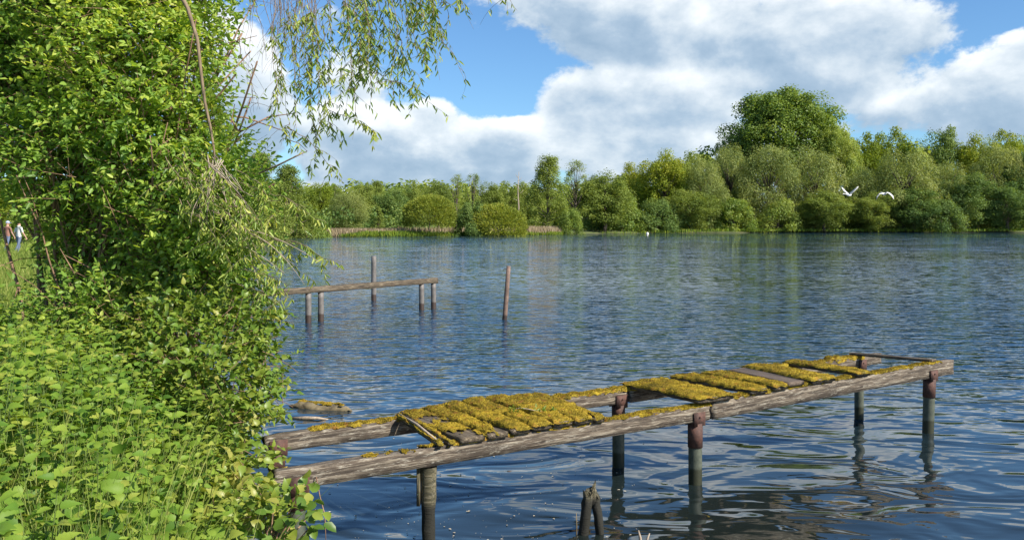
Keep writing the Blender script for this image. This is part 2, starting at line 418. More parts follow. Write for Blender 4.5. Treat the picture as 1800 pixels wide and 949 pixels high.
# ------------------------------------------------------------------ terrain and water
LAKE = np.array([(1, 2.0), (-.35, 2.1), (-.95, 3.2), (-1.55, 4.8), (-2.1, 6.5), (-2.9, 8.6), (-4.4, 12), (-6.6, 17), (-13, 35), (-28, 80), (-44, 126), (-30, 138), (-18, 144), (-6, 152),
                 (8, 166), (12, 176), (32, 196), (60, 206), (90, 211), (140, 213), (220, 200), (260, 100), (200, 10), (60, -6), (10, 1.2)])
def lake_sd(x, y):
    """signed distance, positive on land"""
    p = np.stack([x, y], -1); dmin = np.full(x.shape, 1e9); inside = np.zeros(x.shape, bool)
    for i in range(len(LAKE)):
        a = LAKE[i]; b = LAKE[(i + 1) % len(LAKE)]; ab = b - a
        tt = np.clip(((p - a) @ ab) / (ab @ ab), 0, 1)
        dmin = np.minimum(dmin, np.linalg.norm(p - a - tt[..., None] * ab, axis=-1))
        cr = ((a[1] > y) != (b[1] > y)) & (x < (b[0] - a[0]) * (y - a[1]) / (b[1] - a[1] + 1e-12) + a[0])
        inside ^= cr
    return np.where(inside, -dmin, dmin)
def ground_z(x, y):
    x = np.asarray(x, float); y = np.asarray(y, float)
    s = lake_sd(x, y)
    n = fbm(np.stack([x * .6, y * .6, x * 0], -1).reshape(-1, 3), 3, 5).reshape(x.shape) - .5
    land = .42 * (1 - np.exp(-np.maximum(s, 0) * 1.5)) + .0035 * np.clip(s, 0, 400) + n * .14 * (1 - np.exp(-np.maximum(s, 0)))
    return np.where(s > 0, land, np.maximum(s * .45, -1.6))
g = np.linspace(-1, 1, 300)
gx = np.sinh(g * 9.0) / np.sinh(9.0) * 3000
xx, yy = np.meshgrid(gx - 1, gx + 5, indexing='ij')
zz = ground_z(xx, yy)
mb = MB(); n = len(g)
ii, jj = np.meshgrid(np.arange(n - 1), np.arange(n - 1), indexing='ij'); q = ii * n + jj
mb.add(np.stack([xx, yy, zz], -1).reshape(-1, 3), np.stack([q, q + n, q + n + 1, q + 1], -1).reshape(-1, 4))
tag(link('ground', mb.mesh('ground', M['ground'], True)), 'grassy ground around the lake', kind='structure')
mb = MB()
mb.add([(-90, -12, 0), (300, -12, 0), (300, 260, 0), (-90, 260, 0)], [[0, 1, 2, 3]])
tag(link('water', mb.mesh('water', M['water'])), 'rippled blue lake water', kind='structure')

# ------------------------------------------------------------------ far trees
def clump_leaves(mb, c, r, n, size, up=.35, aspect=.62, droop=0., rg=rng, shell=.55, squash=1., tint0=.5):
    v = nrm(rg.normal(size=(n, 3))); v[:, 2] = np.where(v[:, 2] < -.7, -v[:, 2] * .6, v[:, 2])
    v = nrm(v)
    rr = r * (shell + (1.05 - shell) * rg.random(n) ** .6)
    pos = c + v * rr[:, None] * np.array([1, 1, squash])
    nn = nrm(v * 1.15 + rg.normal(size=(n, 3)) * .5 + np.array([0, 0, up]))
    dd = rg.normal(size=(n, 3)) * .6 + np.array([0, 0, -droop]) + v * .3
    dd = dd - (dd * nn).sum(1, keepdims=True) * nn
    L = size * (.6 + .8 * rg.random(n))
    mb.leaves(Q1, pos, dd, nn, L, L * aspect, np.clip(.5 + (tint0 - .5) * .6 + rg.normal(size=n) * .13, 0, 1))

def make_tree(kind, seed):
    """returns (crown mesh, trunk mesh, height, radius)"""
    rg = np.random.default_rng(seed)
    cb = MB(); tb = MB(); cl = []
    if kind == 'willow':
        H, Rr, mat = 15., 6.5, M['f_willow']
        for i in range(60):
            a = rg.random() * 6.283; u = rg.random()
            h = .6 + 12.6 * (i / 60.) ** .95
            rad = Rr * (1 - ((h - 5.5) / 9.8) ** 2 if h > 5.5 else 1 - ((5.5 - h) / 13.) ** 2) * (.35 + .6 * math.sqrt(u))
            cl.append((rad * math.cos(a), rad * math.sin(a), h, 1.25 + rg.random() * .95))
        for c in cl: clump_leaves(cb, np.array(c[:3]), c[3] * 1.08, 420, .36, .2, .34, .9, rg, .35, 1.15, .3 + .4 * rg.random())
    elif kind == 'poplar':
        H, Rr, mat = 33., 13., M['f_poplar']
        for i in range(210):
            v = nrm(rg.normal(size=3)); v[2] = v[2] if v[2] > -.5 else -v[2]
            rho = .60 + .36 * rg.random()
            p = np.array([0, 0, 20.5]) + v * rho * np.array([Rr * .90, Rr * .90, 12.4])
            cl.append((*p, 1.5 + rg.random() * 1.5))
        for c in cl: clump_leaves(cb, np.array(c[:3]), c[3], 300, .44, .2, .7, .2, rg, .30, 1., .3 + .4 * rg.random())
    elif kind == 'alder':
        H, Rr, mat = 17., 4.2, M['f_alder']
        for i in range(95):
            a = rg.random() * 6.283; h = .8 + 15.7 * (i / 95.)
            rad = Rr * (1.05 - (h / 17.4) ** 1.6) * (.35 + .65 * math.sqrt(rg.random()))
            cl.append((rad * math.cos(a), rad * math.sin(a), h, .75 + rg.random() * .65))
        for c in cl: clump_leaves(cb, np.array(c[:3]), c[3] * 1.15, 210, .29, .3, .5, .2, rg, .15, .85, .35 + .35 * rg.random())
    elif kind == 'airy':
        H, Rr, mat = 17., 3.6, M['f_alder']
        for i in range(42):
            a = rg.random() * 6.283; h = 3.5 + 13 * (i / 42.)
            rad = Rr * (1.1 - (h / 17.6) ** 2.2) * (.3 + .7 * math.sqrt(rg.random()))
            cl.append((rad * math.cos(a), rad * math.sin(a), h, .6 + rg.random() * .6))
        for c in cl: clump_leaves(cb, np.array(c[:3]), c[3] * 1.15, 100, .28, .3, .5, .2, rg, .1, .8, .35 + .35 * rg.random())
    elif kind in ('yellow', 'dark', 'olive'):
        H, Rr, mat = 18., 6.2, M['f_' + kind] if kind != 'olive' else M['f_alder']
        for i in range(105):
            v = nrm(rg.normal(size=3))
            p = np.array([0, 0, 9.0]) + v * (.50 + .43 * rg.random()) * np.array([Rr, Rr, 8.4]) * (1 + .10 * rg.normal()); p[2] = max(p[2], .8)
            cl.append((*p, 1.0 + rg.random() * 1.1))
        for c in cl: clump_leaves(cb, np.array(c[:3]), c[3] * 1.1, 260, .33, .15, .68, .1, rg, .25, 1.05, .3 + .4 * rg.random())
    elif kind == 'round':
        H, Rr, mat = 7., 5., M['f_round']
        n = 15000
        v = nrm(rg.normal(size=(n, 3))); v[:, 2] = np.where(v[:, 2] < -.45, -v[:, 2], v[:, 2])
        bump = .76 + .32 * fbm(v * 2.4 + 9, 3, seed)
        pos = np.array([0, 0, 3.0]) + v * (bump * (.80 + .22 * rg.random(n)))[:, None] * np.array([4.9, 4.9, 3.9])
        pos[:, 2] = np.maximum(pos[:, 2], .1)
        nn = nrm(v + rg.normal(size=(n, 3)) * .5); dd = v * 1.0 + rg.normal(size=(n, 3)) * .45 + np.array([0, 0, .35])
        L = .26 + .26 * rg.random(n)
        cb.leaves(Q1, pos, dd, nn, L, L * .34, np.clip(.35 + .3 * v[:, 2] * rg.random(n) + rg.normal(size=n) * .15, 0, 1))
        cl = [(2 * math.cos(a), 2 * math.sin(a), 3.5, 1) for a in np.arange(8) * .785]
    elif kind == 'bush':
        H, Rr, mat = 6., 4.2, M['f_dark'] if seed % 2 else M['f_poplar']
        for i in range(44):
            a = rg.random() * 6.283; h = .2 + 4.9 * rg.random()
            rad = Rr * (1 - (h / 6.3) ** 2) * (.4 + .55 * math.sqrt(rg.random()))
            cl.append((rad * math.cos(a), rad * math.sin(a), h, .7 + rg.random() * .7))
        for c in cl: clump_leaves(cb, np.array(c[:3]), c[3] * 1.1, 260, .27, .15, .6, .2, rg, .25, 1.05, .3 + .4 * rg.random())
    elif kind == 'cone':
        H, Rr, mat = 5., 1.7, M['f_alder']
        for i in range(36):
            a = rg.random() * 6.283; h = .3 + 4.4 * i / 36.; rad = 1.6 * (1 - h / 5.1) * (.5 + .5 * rg.random())
            cl.append((rad * math.cos(a), rad * math.sin(a), h, .28 + .3 * (1 - h / 5)))
        for c in cl: clump_leaves(cb, np.array(c[:3]), c[3], 70, .22, .4, .5, .1, rg, .3, .8, .4)
    # trunk with limbs reaching into the clumps
    tr = Rr * .045 + .08 if kind not in ('bush', 'round', 'cone') else .12
    top = H * (.93 if kind in ('alder', 'airy', 'cone') else .6)
    nT = 1 if kind != 'bush' else 4
    for k in range(nT):
        zz_ = np.linspace(-.4, top, 9)
        wob = np.cumsum(rg.normal(size=(9, 2)) * .10 * H / 17, axis=0)
        pts = np.column_stack([wob - wob[0], zz_])
        tb.tube(pts, tr * (1.15 - zz_ / top * .92).clip(.12), 7)
    idx = rg.permutation(len(cl))[:26]
    for i in idx:
        c = np.array(cl[i][:3]); hz = min(c[2] * .55 + .2, top * .95)
        s0 = np.array([np.interp(hz, pts[:, 2], pts[:, 0]), np.interp(hz, pts[:, 2], pts[:, 1]), hz])
        mid = (s0 + c) / 2 + np.array([0, 0, .08 * H * (.2 if kind in ('alder', 'airy') else 1) * rg.random()])
        tb.tube([s0, mid, c], [tr * .42, tr * .28, tr * .1], 5)
    return cb.mesh('crown', mat), tb.mesh('trunk', M['bark'], True), H, Rr

PROTO = {}
for kd, nv in (('willow', 4), ('poplar', 1), ('alder', 4), ('airy', 3), ('yellow', 3), ('dark', 3), ('olive', 3), ('round', 3), ('bush', 3), ('cone', 1)):
    PROTO[kd] = [make_tree(kd, 100 + 17 * i + len(kd)) for i in range(nv)]
GRP = 'trees along the far shore'
tcount = {}
def tree(kind, px, top, width, depth, name, label, cat='tree', group=GRP, rz=None):
    """top = photo row of the crown's top, width in photo pixels"""
    i = tcount.get(kind, 0); tcount[kind] = i + 1
    crown, trunk, H, Rr = PROTO[kind][i % len(PROTO[kind])]
    x = (px - 900) / F * depth; z = float(ground_z(np.array([x]), np.array([depth]))[0])
    Ht = CH + (HZ - top) / F * depth - z
    wr = width / F * depth / 2
    o = thing(name, label, cat, (x, depth, z), random.random() * 6.28 if rz is None else rz, group)
    sx = wr / Rr; o.scale = (sx, sx, Ht / H)
    link('crown', crown, o); link('trunk', trunk, o)
    return o

TREES = [
 # kind, px, top, width, depth, name, label
 ('alder', 448, 268, 120, 112, 'alder_tree', 'olive airy tree behind the near willow leaves, leftmost on the far shore'),
 ('alder', 505, 290, 105, 128, 'alder_tree', 'loose olive tree at the far shore, just right of the hanging willow leaves'),
 ('bush', 545, 372, 70, 132, 'bush', 'low olive waterside bush at the left end of the dry reeds'),
 ('yellow', 562, 316, 62, 168, 'yellow_green_tree', 'small yellowish tree behind the left end of the reeds'),
 ('airy', 590, 322, 50, 190, 'alder_tree', 'thin olive tree standing between the yellowish tree and the leafy mound tree'),
 ('willow', 612, 334, 78, 158, 'willow_tree', 'mound shaped olive tree at the back of the left reed bed'),
 ('olive', 640, 318, 62, 205, 'alder_tree', 'dull green tree rising behind the mound shaped olive tree'),
 ('cone', 665, 361, 36, 150, 'young_tree', 'small cone shaped young tree in the reeds'),
 ('dark', 690, 326, 76, 178, 'broadleaf_tree', 'dark green tree behind the small cone shaped tree'),
 ('alder', 662, 318, 50, 215, 'alder_tree', 'tall olive tree behind and above the cone shaped young tree'),
 ('round', 755, 341, 102, 148, 'round_willow', 'largest ball shaped golden green willow bush by the reeds'),
 ('bush', 829, 355, 62, 149, 'round_willow', 'small loose green willow bush between the two golden round bushes'),
 ('round', 874, 357, 116, 151, 'round_willow', 'squat flat topped golden green willow bush left of the tall alders'),
 ('olive', 728, 318, 54, 206, 'alder_tree', 'green tree peeping over the left shoulder of the largest round bush'),
 ('olive', 770, 314, 58, 212, 'alder_tree', 'olive tree straight behind the largest round bush'),
 ('airy', 802, 306, 46, 196, 'alder_tree', 'thin tall tree with bare trunk showing, right behind the largest round bush'),
 ('airy', 832, 303, 46, 200, 'alder_tree', 'tallest thin airy tree above the small loose green bush'),
 ('olive', 862, 318, 60, 204, 'alder_tree', 'olive tree behind the left side of the squat round bush'),
 ('olive', 893, 320, 58, 210, 'alder_tree', 'dense olive tree behind the squat round bush, left of the bare snag'),
 ('olive', 928, 316, 62, 214, 'alder_tree', 'olive tree just right of the bare snag'),
 ('alder', 963, 274, 88, 178, 'alder_tree', 'tall spreading alder with visible trunk at the right end of the reeds'),
 ('airy', 1014, 279, 66, 190, 'alder_tree', 'open crowned tall alder right beside the tall spreading alder'),
 ('bush', 1003, 368, 50, 172, 'bush', 'grey green bush at the tip of the reedy point'),
 ('olive', 1062, 300, 112, 194, 'alder_tree', 'broad olive alder leaning over the water with branches down to it'),
 ('dark', 1040, 310, 60, 222, 'broadleaf_tree', 'green tree showing between the open crowned alder and the broad alder'),
 ('bush', 1095, 345, 80, 200, 'bush', 'low leafy bush right of the broad olive alder'),
 ('yellow', 1108, 286, 70, 226, 'yellow_green_tree', 'bright green rounded tree behind the broad olive alder'),
 ('yellow', 1168, 256, 98, 216, 'yellow_green_tree', 'yellow green tree with dark trunks near the white buoy'),
 ('olive', 1210, 268, 84, 222, 'alder_tree', 'olive tree left of the silvery willows, right of the yellow green tree'),
 ('willow', 1238, 276, 80, 212, 'willow_tree', 'narrow grey green willow above the dark bushes'),
 ('bush', 1155, 350, 84, 203, 'bush', 'shady bush at the waterline above the white buoy'),
 ('olive', 1212, 330, 96, 207, 'broadleaf_tree', 'low green tree overhanging the water left of the tall willows'),
 ('poplar', 1378, 162, 236, 250, 'poplar_tree', 'huge domed poplar towering above all the other trees'),
 ('dark', 1290, 216, 74, 246, 'broadleaf_tree', 'dark green crown on the left shoulder of the huge domed tree'),
 ('willow', 1284, 254, 88, 221, 'willow_tree', 'silvery willow below the left shoulder of the huge domed tree'),
 ('willow', 1352, 252, 112, 217, 'willow_tree', 'broad silvery willow straight below the huge domed tree'),
 ('willow', 1432, 258, 116, 219, 'willow_tree', 'pale willow below the right side of the huge domed tree'),
 ('poplar', 1466, 226, 100, 238, 'poplar_tree', 'green tree joined to the right flank of the huge domed tree'),
 ('yellow', 1528, 222, 90, 250, 'yellow_green_tree', 'yellow topped tree just right of the huge domed tree'),
 ('yellow', 1582, 226, 86, 252, 'yellow_green_tree', 'yellowish tree on the skyline above the right hand bird'),
 ('willow', 1520, 292, 86, 221, 'willow_tree', 'smaller grey green willow behind the left hand bird'),
 ('willow', 1588, 262, 126, 219, 'willow_tree', 'widest silvery willow above and right of the two flying birds'),
 ('dark', 1652, 216, 84, 250, 'broadleaf_tree', 'dark rounded crown on the skyline between yellowish trees'),
 ('willow', 1664, 284, 90, 222, 'willow_tree', 'willow on the right of the widest silvery willow'),
 ('yellow', 1718, 226, 90, 248, 'yellow_green_tree', 'yellow green tree on the skyline right of the dark rounded crown'),
 ('yellow', 1782, 219, 92, 250, 'yellow_green_tree', 'yellow green tree on the skyline at the right edge'),
 ('willow', 1752, 246, 100, 228, 'willow_tree', 'grey green willow in front of the right hand skyline trees'),
 ('dark', 1806, 256, 96, 226, 'broadleaf_tree', 'shaded dark tree cut by the right edge of the view'),
 ('olive', 1450, 332, 92, 211, 'broadleaf_tree', 'low green tree over the water below the pale willow'),
 ('bush', 1290, 350, 80, 210, 'bush', 'dark bush at the waterline below the left silvery willow'),
 ('bush', 1368, 352, 86, 212, 'bush', 'dark bush at the waterline below the broad silvery willow'),
 ('olive', 1530, 338, 80, 213, 'broadleaf_tree', 'low green tree at the water between the two flying birds'),
 ('dark', 1608, 322, 96, 214, 'broadleaf_tree', 'dark spreading tree over the water right of the flying birds'),
 ('dark', 1700, 300, 100, 218, 'broadleaf_tree', 'deep shaded tall tree near the right edge, filling down to the water'),
 ('dark', 1770, 322, 96, 216, 'broadleaf_tree', 'last dark low tree over the water by the right edge'),
 ('bush', 1655, 352, 80, 213, 'bush', 'dark bush at the waterline left of the deep shaded tree'),
]
for a in TREES: tree(*a, cat='bush' if a[5] in ('bush', 'round_willow') else 'tree')
# left bank trees behind the near shrub
LT = [('yellow', 18, 318, 190, 66, 'yellow_green_tree', 'sunlit yellow green tree behind the two walkers at the left edge'),
      ('olive', 130, 300, 170, 74, 'alder_tree', 'olive tree glimpsed through the stems of the near shrub'),
      ('olive', 350, 300, 150, 88, 'alder_tree', 'olive tree mostly hidden behind the right side of the near shrub')]
for a in LT: tree(*a, group='trees on the left bank')
tree('bush', 60, 372, 120, 58, 'bush', 'low bush beside the path behind the walkers', 'bush', 'trees on the left bank')

# woodland behind: a continuous far wood
mb = MB()
rg = np.random.default_rng(3)
for i in range(1500):
    px = rg.uniform(-500, 2400); dpt = rg.uniform(245, 320)
    if px < 480: dpt = rg.uniform(150, 200)
    elif px < 1120: dpt = rg.uniform(225, 270)
    topy = 325 if px < 1100 else np.interp(px, [1100, 1200, 1300, 1800, 2400], [305, 275, 245, 238, 250])
    x = (px - 900) / F * dpt
    ztop = CH + (HZ - topy) / F * dpt
    c = np.array([x, dpt, ztop * rg.uniform(.1, .95) - 1.5])
    if i % 3 == 0: c[2] = rg.uniform(.5, 5)
    clump_leaves(mb, c, rg.uniform(2.6, 4.2), 130, 1.2, .3, .65, .1, rg, .4, 1., rg.uniform(.3, .7))
tag(link('woodland', mb.mesh('woodland', M['f_poplar'])), 'distant wood filling in behind the shore trees', 'woodland', kind='stuff')

# shaded undergrowth right at the shoreline
mb = MB()
for i in range(520):
    px = rg.uniform(1020, 2250) if i % 5 else rg.uniform(380, 760)
    shr = np.interp(px, [380, 560, 760, 1010, 1150, 1300, 1500, 1800, 2250], [127, 140, 168, 190, 196, 209, 213, 215.5, 214]) + rg.uniform(1.5, 16) * (1 if px > 800 else 2)
    x = (px - 900) / F * shr; c = np.array([x, shr, rg.uniform(.6, 4.2)])
    clump_leaves(mb, c, rg.uniform(1.3, 2.3), 110, .55, .3, .6, .2, rg, .4, 1., rg.uniform(.2, .7))
tag(link('undergrowth', mb.mesh('undergrowth', M['f_dark'])), 'dark green undergrowth closing the gaps under the shore trees', 'undergrowth', kind='stuff')

# bare snag
t0 = thing('dead_tree', 'bare grey dead trunk sticking up between the squat round bush and the tall alder', 'dead tree', tuple(P(911, 408, 196) * [1, 1, 0]))
mb = MB(); mb.tube([(0, 0, -.5), (.1, 0, 6), (-.1, 0, 10), (.15, 0, 14.2)], [.28, .2, .13, .04], 6)
link('trunk', mb.mesh('trunk', M['palebark'], True), t0)
for (z, dx, dz) in ((9, 1.2, 1.0), (10.5, -1.0, .9), (12, .8, .9), (12.8, -.6, .8), (7.5, -1.1, .6)):
    mb = MB(); mb.tube([(0, 0, z), (dx * .6, .1, z + dz * .4), (dx, .2, z + dz)], [.08, .05, .02], 5)
    link('branch', mb.mesh('branch', M['palebark'], True), t0)

# reeds and sedge on the far bank
def blades(mb, n, region, h, w, rg, lean=.2):
    x, y, z = region(n, rg)
    hh = h * (.6 + .6 * rg.random(len(x)))
    pos = np.column_stack([x, y, z]); d = np.column_stack([rg.normal(size=len(x)) * lean, rg.normal(size=len(x)) * lean, np.ones(len(x))])
    nn = np.column_stack([rg.normal(size=len(x)), rg.normal(size=len(x)) - .8, rg.normal(size=len(x)) * .2])
    mb.leaves(Q1, pos, d, nn, hh, w * (.6 + .8 * rg.random(len(x))), rg.random(len(x)))
def band(p0, p1, s0, s1):
    def f(n, rg):
        px = rg.uniform(p0, p1, n); shore = np.interp(px, [380, 560, 650, 760, 840, 960, 1010, 1150, 1300, 1500, 1800], [124, 133, 140, 145, 150, 162, 172, 194, 206, 211, 213.5])
        y = shore + rg.uniform(s0, s1, n); x = (px - 900) / F * y
        z = ground_z(x, y); k = lake_sd(x, y) > -.6
        return x[k], y[k], np.maximum(z[k], -.05)
    return f
rg = np.random.default_rng(11)
mb = MB(); blades(mb, 9000, band(430, 712, 3, 14), 0.95, .12, rg); blades(mb, 2500, band(918, 985, 2, 10), 1.3, .12, rg); blades(mb, 1500, band(700, 930, 8, 16), 1.2, .12, rg)
tag(link('reeds', mb.mesh('reeds', M['reed'])), 'dry pinkish beige reed bed on the far bank', 'reeds', kind='stuff')
mb = MB(); blades(mb, 15000, band(430, 1030, -.5, 2.6), .72, .14, rg)
blades(mb, 2600, band(1030, 1800, -.5, 3), .8, .16, rg)
tag(link('waterside_grass', mb.mesh('waterside_grass', M['sedge'])), 'bright green waterside grass fringing the far bank', 'grass', kind='stuff')

# ------------------------------------------------------------------ jetty geometry
fa, fd = np.array([1.406, 6.593]), np.array([2.62, 1.63])          # front beam line in plan
ba, bd = np.array([.88, 7.06]), np.array([2.708, 1.76])            # back beam line in plan
def on(line, px):
    a, d = line; u = (px - 900) / F
    tt = (u * a[1] - a[0]) / (d[0] - u * d[1])
    return a + d * tt
FL, BL = (fa, fd), (ba, bd)
JR = np.array([*on(FL, 1200), 0.])

def beam_mesh(L, w, h, seed, mat, nx=60, rough=.004, broken=0.):
    mb = MB(); rg = np.random.default_rng(seed)
    prof = []
    for (a, b) in ((-1, -1), (0, -1), (1, -1), (1, -.33), (1, .33), (1, 1), (.3, 1), (-.3, 1), (-1, 1), (-1, .33), (-1, -.33)): prof.append((a * w / 2 * .98, b * h / 2))
    prof = np.array(prof); k = len(prof); xs = np.linspace(0, L, nx)
    V = np.zeros((nx, k, 3)); V[:, :, 0] = xs[:, None]; V[:, :, 1] = prof[None, :, 0]; V[:, :, 2] = prof[None, :, 1] + h / 2
    nz = fbm(np.column_stack([np.repeat(xs * 7, k), np.tile(prof[:, 0] * 40, nx), np.tile(prof[:, 1] * 30, nx)]), 3, seed).reshape(nx, k) - .5
    V[:, :, 2] += nz * rough * 2; V[:, :, 1] += nz * rough * 1.5
    top = prof[:, 1] > h * .4
    ero = fbm(np.column_stack([xs * 3, xs * 0 + seed, xs * 0]), 3, seed + 9)
    V[:, top, 2] -= (np.clip(ero - .5, 0, 1) * h * .35)[:, None]
    V[:, :, 2] += (fbm(np.column_stack([xs * .8, xs * 0 + seed, xs * 0]), 2, seed + 4) * .012 - .006)[:, None]
    for e, sg in ((0, 1), (nx - 1, -1)): V[e, :, 0] += sg * rg.random(k) * .03
    i = np.arange(nx - 1)[:, None] * k; j = np.arange(k)[None]
    Fa = np.stack([i + j, i + (j + 1) % k, i + k + (j + 1) % k, i + k + j], -1).reshape(-1, 4)
    mb.add(V.reshape(-1, 3), Fa)
    mb.Fc.append(np.array([np.arange(k)[::-1]])); mb.MI.append(np.array([0]))
    mb.Fc.append(np.array([np.arange(k) + (nx - 1) * k])); mb.MI.append(np.array([0]))
    return mb.mesh('timber', mat)
def place_beam(name, p0, p1, w, h, seed, mat, parent, root, **kw):
    p0 = np.array(p0, float); p1 = np.array(p1, float); d = p1 - p0; L = np.linalg.norm(d)
    me = beam_mesh(L, w, h, seed, mat, **kw)
    return link(name, me, parent, tuple(p0 - root), (0, -math.asin(d[2] / L), math.atan2(d[1], d[0])))

TUFT = (np.array([[0, -.5, 0], [0, .5, 0], [1, 0, 0]]), np.array([[0, 1, 2]]))
def moss_patch(name, corners, thick, seed, parent, origin, cover=.0, nu=56, nv=16, side=.03, tufts=1500, lip=.012, grad=0.):
    """moss cushion draped over a quad given by 4 world corners (a0,a1 along one side; b0,b1 along the other)"""
    a0, a1, b0, b1 = [np.array(c, float) for c in corners]
    u = np.linspace(-.025, 1.025, nu); v = np.linspace(-.07, 1.07, nv)
    U, Vv = np.meshgrid(u, v, indexing='ij'); vc = np.clip(Vv, -.04, 1.04)[..., None]; uu = U[..., None]
    Pn = (a0 * (1 - uu) + a1 * uu) * (1 - vc) + (b0 * (1 - uu) + b1 * uu) * vc
    wn = np.linalg.norm(b0 - a0)
    edge = np.clip((.5 - np.abs(Vv - .5)) / .34, -1, 1) * .5 + .5
    edge = np.clip(edge, 0, 1) ** .7
    nz = fbm(np.column_stack([(Pn.reshape(-1, 3) * 9)]), 3, seed).reshape(U.shape)
    big = fbm(np.column_stack([(Pn.reshape(-1, 3) * 3.2)]), 2, seed + 3).reshape(U.shape)
    lenu = np.linalg.norm(a1 - a0); eu = np.clip((.5 - np.abs(U - .5)) * lenu / .05, 0, 1) ** .6
    fine = fbm(Pn.reshape(-1, 3) * 34, 2, seed + 7).reshape(U.shape)
    thick *= .72
    hgt = thick * (.05 + .55 * np.clip((big - .25) * 2, 0, 1.3) + .5 * (nz - .3) + .22 * (fine - .4)) * (.25 + .75 * edge) * (.3 + .7 * eu) + .003
    out = (np.abs(Vv - .5) > .53) | (np.abs(U - .5) > .505)
    hgt = np.where(out, -side * (.1 + 1.5 * np.clip(nz - .25, 0, 1)), hgt)
    Pn[..., 2] += hgt
    for c_ in range(3): Pn[..., c_] += (fbm(Pn.reshape(-1, 3) * 24, 2, seed + 5 + c_).reshape(U.shape) - .5) * .026
    keep = (big * .45 + nz * .35 + fine * .2) > cover + grad * (1 - U)
    mb = MB(); ii, jj = np.meshgrid(np.arange(nu - 1), np.arange(nv - 1), indexing='ij')
    kf = keep[:-1, :-1].ravel() & keep[1:, 1:].ravel()
    q = (ii * nv + jj).ravel()[kf]
    Pl = Pn - origin
    Fq = np.stack([q, q + nv, q + nv + 1, q + 1], -1)
    if len(Fq) == 0: return None
    mb.add(Pl.reshape(-1, 3), Fq, .35)
    # tufts
    rg = np.random.default_rng(seed); tufts = int(tufts * 2.6)
    fi = rg.integers(0, len(Fq), tufts); Vf = Pl.reshape(-1, 3)[Fq[fi]]
    w = rg.dirichlet(np.ones(4), tufts); pos = (Vf * w[..., None]).sum(1)
    fn = nrm(np.cross(Vf[:, 1] - Vf[:, 0], Vf[:, 3] - Vf[:, 0])); fn *= np.sign(fn[:, 2:3] + 1e-6)
    dd = nrm(fn + rg.normal(size=(tufts, 3)) * .55)
    mb.leaves(TUFT, pos - dd * .003, dd, rg.normal(size=(tufts, 3)), rg.uniform(.006, .015, tufts), .0045, rg.uniform(.1, 1., tufts))
    return link(name, mb.mesh('moss', M['moss'], True), parent)

# ---- near jetty
jet = thing('jetty', 'broken mossy wooden jetty reaching out over the water in the foreground', 'jetty', tuple(JR))
def zf(px): return np.interp(px, [480, 600, 1232, 1668], [.475, .478, .484, .535])     # underside of the front beam
def zb(px): return np.interp(px, [470, 600, 1070, 1548], [.548, .542, .525, .54])
def fpt(px, z): p = on(FL, px); return np.array([p[0], p[1], z])
def bpt(px, z): p = on(BL, px); return np.array([p[0], p[1], z])
HF1, HF2, HB = .118, .150, .108
bw = .075
place_beam('beam', fpt(478, zf(478)), fpt(1244, zf(1244)), bw, HF1, 1, M['beam'], jet, JR, nx=90)
place_beam('beam', fpt(1246, zf(1246) - .004), fpt(1671, zf(1671)), bw, HF2 * .93, 2, M['beam'], jet, JR, nx=60)
place_beam('beam', bpt(462, zb(462)), bpt(1098, zb(1098)), bw, HB, 3, M['beam'], jet, JR, nx=80)
place_beam('beam', bpt(1100, zb(1100) - .004), bpt(1546, zb(1546)), bw, HB, 4, M['beam'], jet, JR, nx=60)
def ztf(px): return zf(px) + (HF1 if px < 1245 else HF2 * .93)
def ztb(px): return zb(px) + HB

